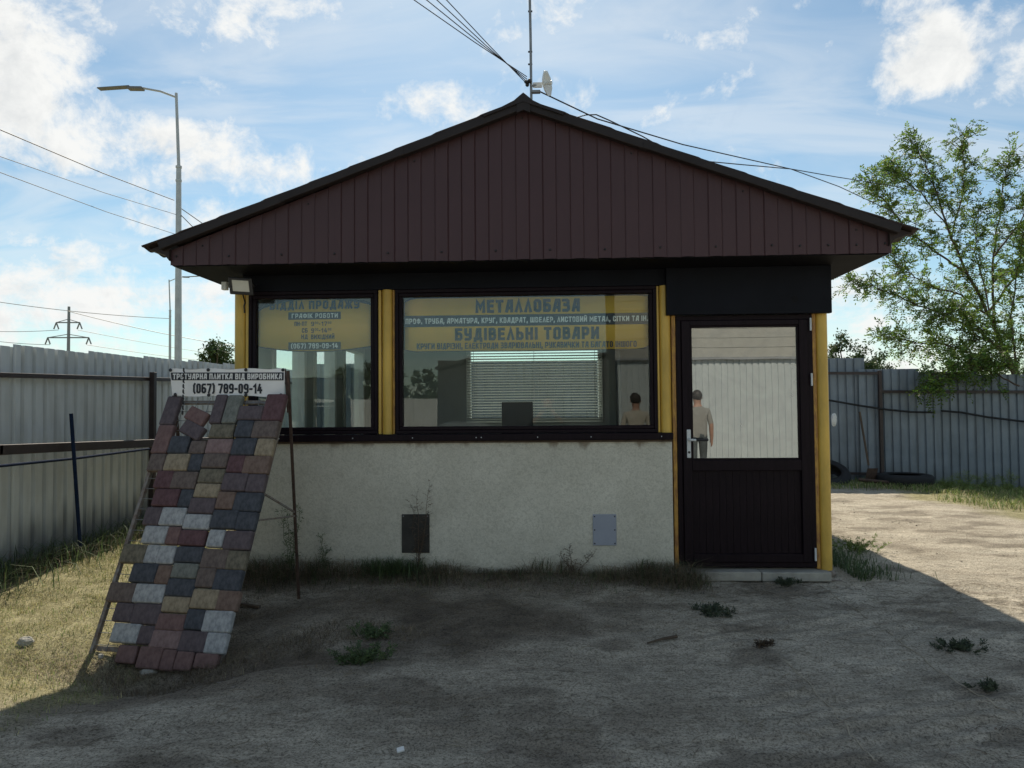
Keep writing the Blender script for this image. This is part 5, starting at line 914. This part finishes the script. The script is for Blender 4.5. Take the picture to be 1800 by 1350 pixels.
# ------------------------------------------------------------------ trees
def locust():
    rs = np.random.default_rng(12); Yt = 9.3; base = onY(1835, 860, Yt); base[2] = gh(base[0], base[1]) - .05; T = thing('locust_tree', 'feathery leaved locust tree leaning over the back fence', 'tree', base)
    trunk = [base, onY(1822, 760, 9.3), onY(1800, 690, 9.25), onY(1772, 630, 9.2)]; MB().tube(trunk, [.10, .085, .075, .06], 10).build('trunk', 'bark', T)
    limbs = [([(1800, 690), (1772, 630), (1742, 560), (1705, 490), (1672, 420), (1648, 340), (1625, 285), (1602, 248)], 9.2, .052), ([(1748, 575), (1745, 480), (1752, 400), (1765, 320), (1778, 272)], 9.6, .036), ([(1772, 630), (1725, 585), (1665, 555), (1600, 530), (1545, 508), (1498, 492)], 8.9, .036),
             ([(1780, 650), (1720, 625), (1660, 605), (1600, 600), (1555, 590)], 8.7, .03), ([(1700, 480), (1640, 440), (1590, 400), (1555, 355), (1530, 322)], 9.0, .028), ([(1672, 420), (1690, 340), (1695, 290), (1688, 240)], 9.5, .022), ([(1790, 680), (1750, 655), (1700, 640), (1660, 655), (1640, 675)], 7.75, .02), ([(1795, 680), (1770, 640), (1735, 635), (1700, 650)], 8.0, .018),
             ([(1735, 550), (1790, 480), (1830, 400), (1850, 300)], 9.9, .036), ([(1810, 700), (1880, 600), (1940, 480), (1960, 380)], 9.6, .05), ([(1822, 740), (1920, 660), (2010, 590), (2080, 560)], 9.2, .04), ([(1742, 560), (1690, 520), (1630, 500), (1580, 470), (1560, 430)], 9.7, .026), ([(1750, 450), (1800, 380), (1820, 330)], 9.1, .025), ([(1665, 400), (1620, 340), (1575, 305), (1560, 290)], 9.2, .018), ([(1790, 660), (1775, 560), (1790, 470), (1800, 410)], 8.8, .03), ([(1800, 690), (1760, 610), (1715, 590), (1690, 545), (1640, 560)], 8.6, .025), ([(1795, 670), (1810, 600), (1830, 540)], 8.9, .025), ([(1740, 550), (1715, 440), (1720, 370)], 8.8, .02)]
    B, D, twig = [], [], MB()
    for (pts, Y, r) in limbs:
        P = [onY(x, y, Y + .25 * math.sin(i * 1.3)) for i, (x, y) in enumerate(pts)]; n_ = len(P); Q = []
        for i in range(n_ - 1):
            for t in np.linspace(0, 1, 6)[:-1]: Q.append(P[i] * (1 - t) + P[i + 1] * t + rs.normal(0, .012, 3))
        Q.append(P[-1]); MB().tube(Q, np.linspace(r * .8, .005, len(Q)), 7).build('limb', 'bark', T)
        for i in range(3, len(Q)):
            if i / len(Q) < .16: continue
            for k in range(5):
                tn = Q[i] - Q[i - 1]; tn /= np.linalg.norm(tn); d = tn * .55 + rs.normal(0, .62, 3) + V3(0, 0, .12); d /= np.linalg.norm(d); L_ = rs.uniform(.22, .62) * (1.1 - .4 * i / len(Q)); s = Q[i]; tp = s + d * L_ - V3(0, 0, .06 * L_)
                twig.tube([s, s + d * L_ * .5 + V3(0, 0, .015), tp], [.006, .0045, .002], 4, False)
                for t in np.arange(.3, 1.01, .16):
                    p = s + (tp - s) * t; f = d * .6 + rs.normal(0, .75, 3); f[2] -= .12; B.append(p); D.append(f)
    twig.build('twigs', 'bark', T)['kind'] = 'stuff'; B = np.array(B); D = np.array(D); keep = rs.random(len(B)) < .80; B, D = B[keep], D[keep]
    leaf_object('crown', frond_leaves(B, D, 5, rs.uniform(.13, .24, len(B)), .058, .026, rs), 6, 'leaf', T)['kind'] = 'stuff'
locust()
def round_tree(name, label, base, h, lobes, n, leaf, m, seed, group=None):
    rs = np.random.default_rng(seed); T = thing(name, label, 'tree', base, group); base = np.array(base, float); mb = MB(); mb.tube([base, base + V3(.05 * h, 0, h * .3), base + V3(0, 0, h * .62)], [.035 * h, .028 * h, .012 * h], 8)
    for (cx, cy, cz, r) in lobes: mb.tube([base + V3(0, 0, h * .3), base + V3(cx * .5, cy * .5, (h * .3 + cz) / 2), base + V3(cx, cy, cz)], [.014 * h, .010 * h, .004 * h], 5)
    mb.build('trunk', 'bark', T); C_ = []
    for (cx, cy, cz, r) in lobes:
        for k in range(9): d = rs.normal(0, 1, 3); d /= np.linalg.norm(d); C_.append((base + V3(cx, cy, cz) + d * r * rs.uniform(.45, 1.0), r * rs.uniform(.22, .42)))
    per = n // len(C_); V = []
    for (c, r) in C_:
        p = c + rs.normal(0, .55, (per, 3)) * r; a = rs.normal(0, 1, (per, 3)); a /= np.linalg.norm(a, axis=1, keepdims=True); b = np.cross(a, rs.normal(0, 1, (per, 3))); b /= np.linalg.norm(b, axis=1, keepdims=True); l_ = leaf * rs.uniform(.6, 1.2, (per, 1))
        V.append(np.stack([p - a * l_, p + b * l_ * .45, p + a * l_, p - b * l_ * .45], 1).reshape(-1, 3))
    leaf_object('crown', np.concatenate(V), 4, m, T)['kind'] = 'stuff'
def lobes_for(w, h, k, seed):
    r = random.Random(seed); return [(r.uniform(-.6, .6) * w, r.uniform(-.5, .5) * w, h * r.uniform(.42, .86), w * r.uniform(.35, .55)) for _ in range(k)]
def tree_at(label, px, ptop, Y, w, k, n, leaf, seed, m='leaf_dark'): b = onY(px, 700, Y); zt = onY(px, ptop, Y)[2]; round_tree('leafy_tree', label, (b[0], Y, -.2), zt / .98, lobes_for(w, zt, k, seed), n, leaf, m, seed, 'trees beyond the fences')
tree_at('leafy tree top just left of the yellow corner post', 380, 588, 38., 1.6, 10, 7000, .10, 51); tree_at('low tree top above the left fence hidden behind the office', 440, 600, 42., 1.6, 8, 4000, .11, 52)
tree_at('bushy tree top above the stepped fence panel', 1496, 572, 18., 1.15, 12, 11000, .055, 53); tree_at('low bush top right of the stepped fence panel', 1550, 612, 19., 1.0, 8, 5000, .055, 54); tree_at('round bush top above the back fence under the locust', 1690, 628, 17., .9, 8, 5000, .05, 55); tree_at('bush top above the back fence near the right edge', 1780, 632, 18., 1.0, 8, 5000, .055, 56)
# ------------------------------------------------------------------ the yard behind the photographer (seen in the window and door glass)
def mir(px, py, Yv): p = onY(px, py, Yv); return V3(p[0], -p[1], p[2])
WY = 12.0; a = mir(1088, 630, WY); x0 = a[0]; zb = mir(1310, 629, WY)[2]
WB = thing('warehouse', 'white profiled sheet warehouse front with cream siding above, reflected in the door', 'building', (x0 + 5, -WY - 2, -.25)); mat('warehouse_sheet', (.50, .56, .58), .55, .05, 2); mb, w = sheet_mesh('wall_sheet', 1.05, zb + .3, .15, .022); proto = None
for i in range(10):
    p = V3(x0 + 1.05 * (i + 1), -WY, -.3)
    if proto is None: o = proto = mb.build('wall_sheet', 'warehouse_sheet', WB, loc=(0, 0, 0)); put(o, p, WB)
    else: o = copy_at(proto, p, WB)
    o.rotation_euler = (0, 0, math.pi)
for i in range(9): MB().obox((x0 + 5.25, -WY + .05, zb + .13 + i * .235), (5.35, 0, 0), (0, .012, .112), (0, .012, 0)).build('siding_board', 'siding_cream', WB)
MB().box((x0 + .01, -WY - 4, -.3), (x0 + 10.49, -WY - .03, zb + 2.2)).build('wall_core', 'shed_dark', WB); MB().box((x0 - .1, -WY - .02, zb - .04), (x0 + 10.6, -WY + .09, zb + .012)).build('drip_trim', 'zinc', WB)
s0, s1 = mir(770, 700, 15.), mir(1060, 700, 15.); zt = mir(900, 632, 15.)[2]; SH = thing('metal_shed', 'dark metal shed with sloping top behind the photographer', 'shed', ((s0[0] + s1[0]) / 2, -17, -.3)); mb, w = sheet_mesh('shed_sheet', 1.05, zt + .3, .15, .016); k_ = int((s1[0] - s0[0]) / 1.05) + 1
for i in range(k_): o = mb.build('wall_sheet', 'shed_dark', SH, loc=(0, 0, 0)) if i == 0 else copy_at(SH.children[0], V3(0, 0, 0), SH); put(o, V3(s0[0] + 1.05 * (i + 1), -15., -.3), SH); o.rotation_euler = (0, 0, math.pi)
MB().prism([(s0[0] - .1, zt - .25), (s0[0] + .9, zt + .02), (s1[0] + .3, zt + .10), (s1[0] + .3, zt + .16), (s0[0] + .9, zt + .08), (s0[0] - .1, zt - .19)], (1, 0, 0), (0, 0, 1), (0, -4, 0), (0, -14.9, 0)).build('roof', 'shed_dark', SH)
MB().box((s0[0], -18.8, -.3), (s0[0] + 1.05 * k_, -15.03, zt - .26)).build('core', 'shed_dark', SH)
TP = thing('covered_pile', 'grey tarpaulin covered pile behind the photographer', 'pile', (s0[0] + .9, -13.2, -.3)); mb = MB(); n_ = 16; vs = []
for j in range(n_ + 1):
    for i in range(n_ + 1): s, t = i / n_ * 2 - 1, j / n_ * 2 - 1; vs.append((s0[0] + 1.0 + s * 1.3, -13.2 + t * .8, -.3 + 1.35 * (1 - max(abs(s), abs(t)) ** 3.5) * (.9 + .15 * float(fbm(s * 2 + 5, t * 2, 2)))))
mb.add(vs, [(j * (n_ + 1) + i, j * (n_ + 1) + i + 1, (j + 1) * (n_ + 1) + i + 1, (j + 1) * (n_ + 1) + i) for j in range(n_) for i in range(n_)], True).build('tarpaulin', 'tarp', TP)
FB = thing('sheet_fence', 'grey sheet fence far behind the photographer', 'fence', (-6, -26, -.3)); fence_row(FB, (3.5, -26, 0), (-1, 0, 0), 20, lambda p: -.3, 2.1, 'fence_sheet')
for i, (x, h_) in enumerate(((-3.2, 4.2), (-5.4, 4.6), (-8.0, 4.0), (-1.2, 4.4), (-11.0, 4.8))): round_tree('leafy_tree', ['leafy tree behind the far fence reflected at the left of the large window', 'taller leafy tree behind the far fence reflected in the large window', 'broad leafy tree behind the far fence reflected in the narrow window', 'leafy tree behind the metal shed', 'leafy tree far left behind the photographer'][i], (x, -34. - i, -.3), h_, lobes_for(1.5, h_, 8, 60 + i), 3000, .14, 'leaf_dark', 60 + i, 'trees behind the photographer')
# people standing behind and beside the camera
def figure(name, label, joints, edges, mats, rule, extra=None):
    T = thing(name, label, 'person', (joints[0][0], joints[0][1], gh(joints[0][0], joints[0][1])))
    me = bpy.data.meshes.new('skeleton'); me.from_pydata([j[:3] for j in joints], edges, []); o = bpy.data.objects.new('skeleton', me); COL.objects.link(o); sk = o.modifiers.new('skin', 'SKIN'); sk.use_smooth_shade = True; ss = o.modifiers.new('subdivide', 'SUBSURF'); ss.levels = 2; ss.render_levels = 2
    for i, j in enumerate(joints): me.skin_vertices[0].data[i].radius = (j[3], j[4] if len(j) > 4 else j[3]); me.skin_vertices[0].data[i].use_root = (i == 0)
    dg = bpy.context.evaluated_depsgraph_get(); ev = bpy.data.meshes.new_from_object(o.evaluated_get(dg)); bpy.data.objects.remove(o)
    ev.materials.clear(); [ev.materials.append(M[m]) for m in mats]; 
    for p in ev.polygons: p.material_index = rule(p.center); p.use_smooth = True
    ev.name = 'body'; b = bpy.data.objects.new('body', ev); COL.objects.link(b); put(b, (0, 0, 0), T)
    if extra: extra(T)
def standing(label, x, y, face, stride, tee, trouser, height=1.76, arms=None, phone=None):
    g = gh(x, y) - .0; k = height / 1.76; Z = lambda z: g + z * k; f = face; s = 1.
    def J(dx, dy, z, r, r2=None): return (x + dx, y + dy * f, Z(z), r * k, (r2 or r) * k)
    sd = stride
    J_ = [J(0, 0, .98, .155, .11), J(0, 0, 1.16, .145, .105), J(0, .0, 1.36, .165, .11), J(0, .0, 1.46, .10, .085), J(0, .01, 1.52, .058), J(0, .03, 1.60, .085, .095), J(0, .035, 1.70, .078, .09)]; E_ = [(0, 1), (1, 2), (2, 3), (3, 4), (4, 5), (5, 6)]
    for q, sg in ((0, -1), (1, 1)):
        n_ = len(J_); J_ += [J(.10 * sg, 0, .90, .095), J(.11 * sg, sd * sg * .5, .50, .068), J(.11 * sg, sd * sg - .03, .10, .045), J(.12 * sg, sd * sg + .12, .04, .042, .035)]; E_ += [(0, n_), (n_, n_ + 1), (n_ + 1, n_ + 2), (n_ + 2, n_ + 3)]
        n_ = len(J_); sh = J(.19 * sg, 0, 1.40, .062)
        if arms is None: pts = [J(.25 * sg, -.02, 1.14, .05), J(.27 * sg, .06 - .1 * sg * sd, .90, .036), J(.275 * sg, .09 - .1 * sg * sd, .80, .034, .02)]
        else: pts = [tuple(p[:3]) + (p[3],) for p in arms(sg)]
        J_ += [sh] + pts; E_ += [(2, n_), (n_, n_ + 1), (n_ + 1, n_ + 2), (n_ + 2, n_ + 3)]
        hand = np.array(J_[-1][:3]); el = np.array(J_[-2][:3]); d = hand - el; d /= np.linalg.norm(d); sdv = np.cross(d, V3(sg, 0, .2)); sdv /= np.linalg.norm(sdv)
        for i, ln in enumerate((.065, .078, .085, .078, .06)):
            n2 = len(J_); o_ = sdv * (.028 - .016 * i); root = hand + o_ * .9; cr = V3(-sg * .35, 0, 0) if arms is None else V3(0, .2, .1)
            if i == 0: root = hand - d * .03 + sdv * .03; d0 = d * .6 + sdv * .8
            else: d0 = d
            p1 = root + d0 * ln * .55; p2 = p1 + (d0 + cr) * ln * .5; J_ += [(*p1, .0095), (*p2, .008)]; E_ += [(len(J_) - 3 if False else n_ + 3, n2), (n2, n2 + 1)]
    cx, cy = x, y
    def rule(c):
        dz = (c[2] - g) / k; out_arm = abs(c[0] - cx) > .215
        if arms is not None and c[2] > Z(1.18) and (c[1] - cy) * f > .22: return 2
        if dz > 1.475: return 2
        if dz < .10: return 3
        if out_arm and dz < 1.16 and dz > .6: return 2
        return 0 if dz > .93 else 1
    def extra(T):
        hd = V3(x, y + .03 * f, Z(1.665)); mb = MB().ball(hd + V3(0, -.018 * f, .022), .103 * k, 14, 10, (.92, 1.05, 1.05)); mb.v = [p for p in mb.v]; keep = [f_ for f_ in mb.f if np.mean([((mb.v[i][1] - hd[1]) * f) for i in f_]) < .035 or np.mean([mb.v[i][2] for i in f_]) > hd[2] + .07]; mb.f = keep; mb.sm = [True] * len(keep); mb.build('hair', 'hair', T)
        MB().ball(hd + V3(0, .105 * f, -.03), .016, 8, 6, (.7, 1, 1.3)).build('nose', 'skin', T)
        for sg in (-1, 1): MB().ball(hd + V3(.092 * sg, -.005 * f, -.02), .028, 8, 6, (.35, .7, 1.1)).build('ear', 'skin', T); MB().ball(hd + V3(.033 * sg, .088 * f, .0), .012, 8, 6).build('eye', 'white_plastic', T)
        MB().ball(hd + V3(0, .092 * f, -.075), .022, 8, 6, (1.2, .4, .35)).build('mouth', 'cloth_grey', T)
    figure('person', label, J_, E_, [tee, trouser, 'skin', 'cloth_black'], rule, extra)
# the photographer, telephone raised just behind the lens
PX, PY = .02, -6.52
def hold(sg): return [(PX + .27 * sg, PY + .10, 1.02, .05), (PX + .115 * sg, PY + .36, 1.22, .036), (PX + .075 * sg, PY + .405, 1.275, .03)]
standing('person in black top and trousers raising a telephone, reflected in the large window', PX, PY, 1, .06, 'cloth_black', 'cloth_black', 1.74, hold)
ph = thing('telephone', 'black telephone held up by the person in black', 'telephone', (0, -6.045, 1.26)); MB().box((-.075, -6.05, 1.262), (.075, -6.041, 1.336)).build('case', 'screen_black', ph, .004)
a = mir(1118, 700, 7.2); standing('person in pale shirt standing with back to office, reflected at the large window corner', a[0], -7.2, -1, .02, 'cloth_light', 'cloth_trouser', 1.76)
a = mir(1226, 700, 8.6); standing('person in grey shirt walking away, reflected in the door glass', a[0], -8.6, -1, .16, 'cloth_grey', 'cloth_trouser', 1.84)
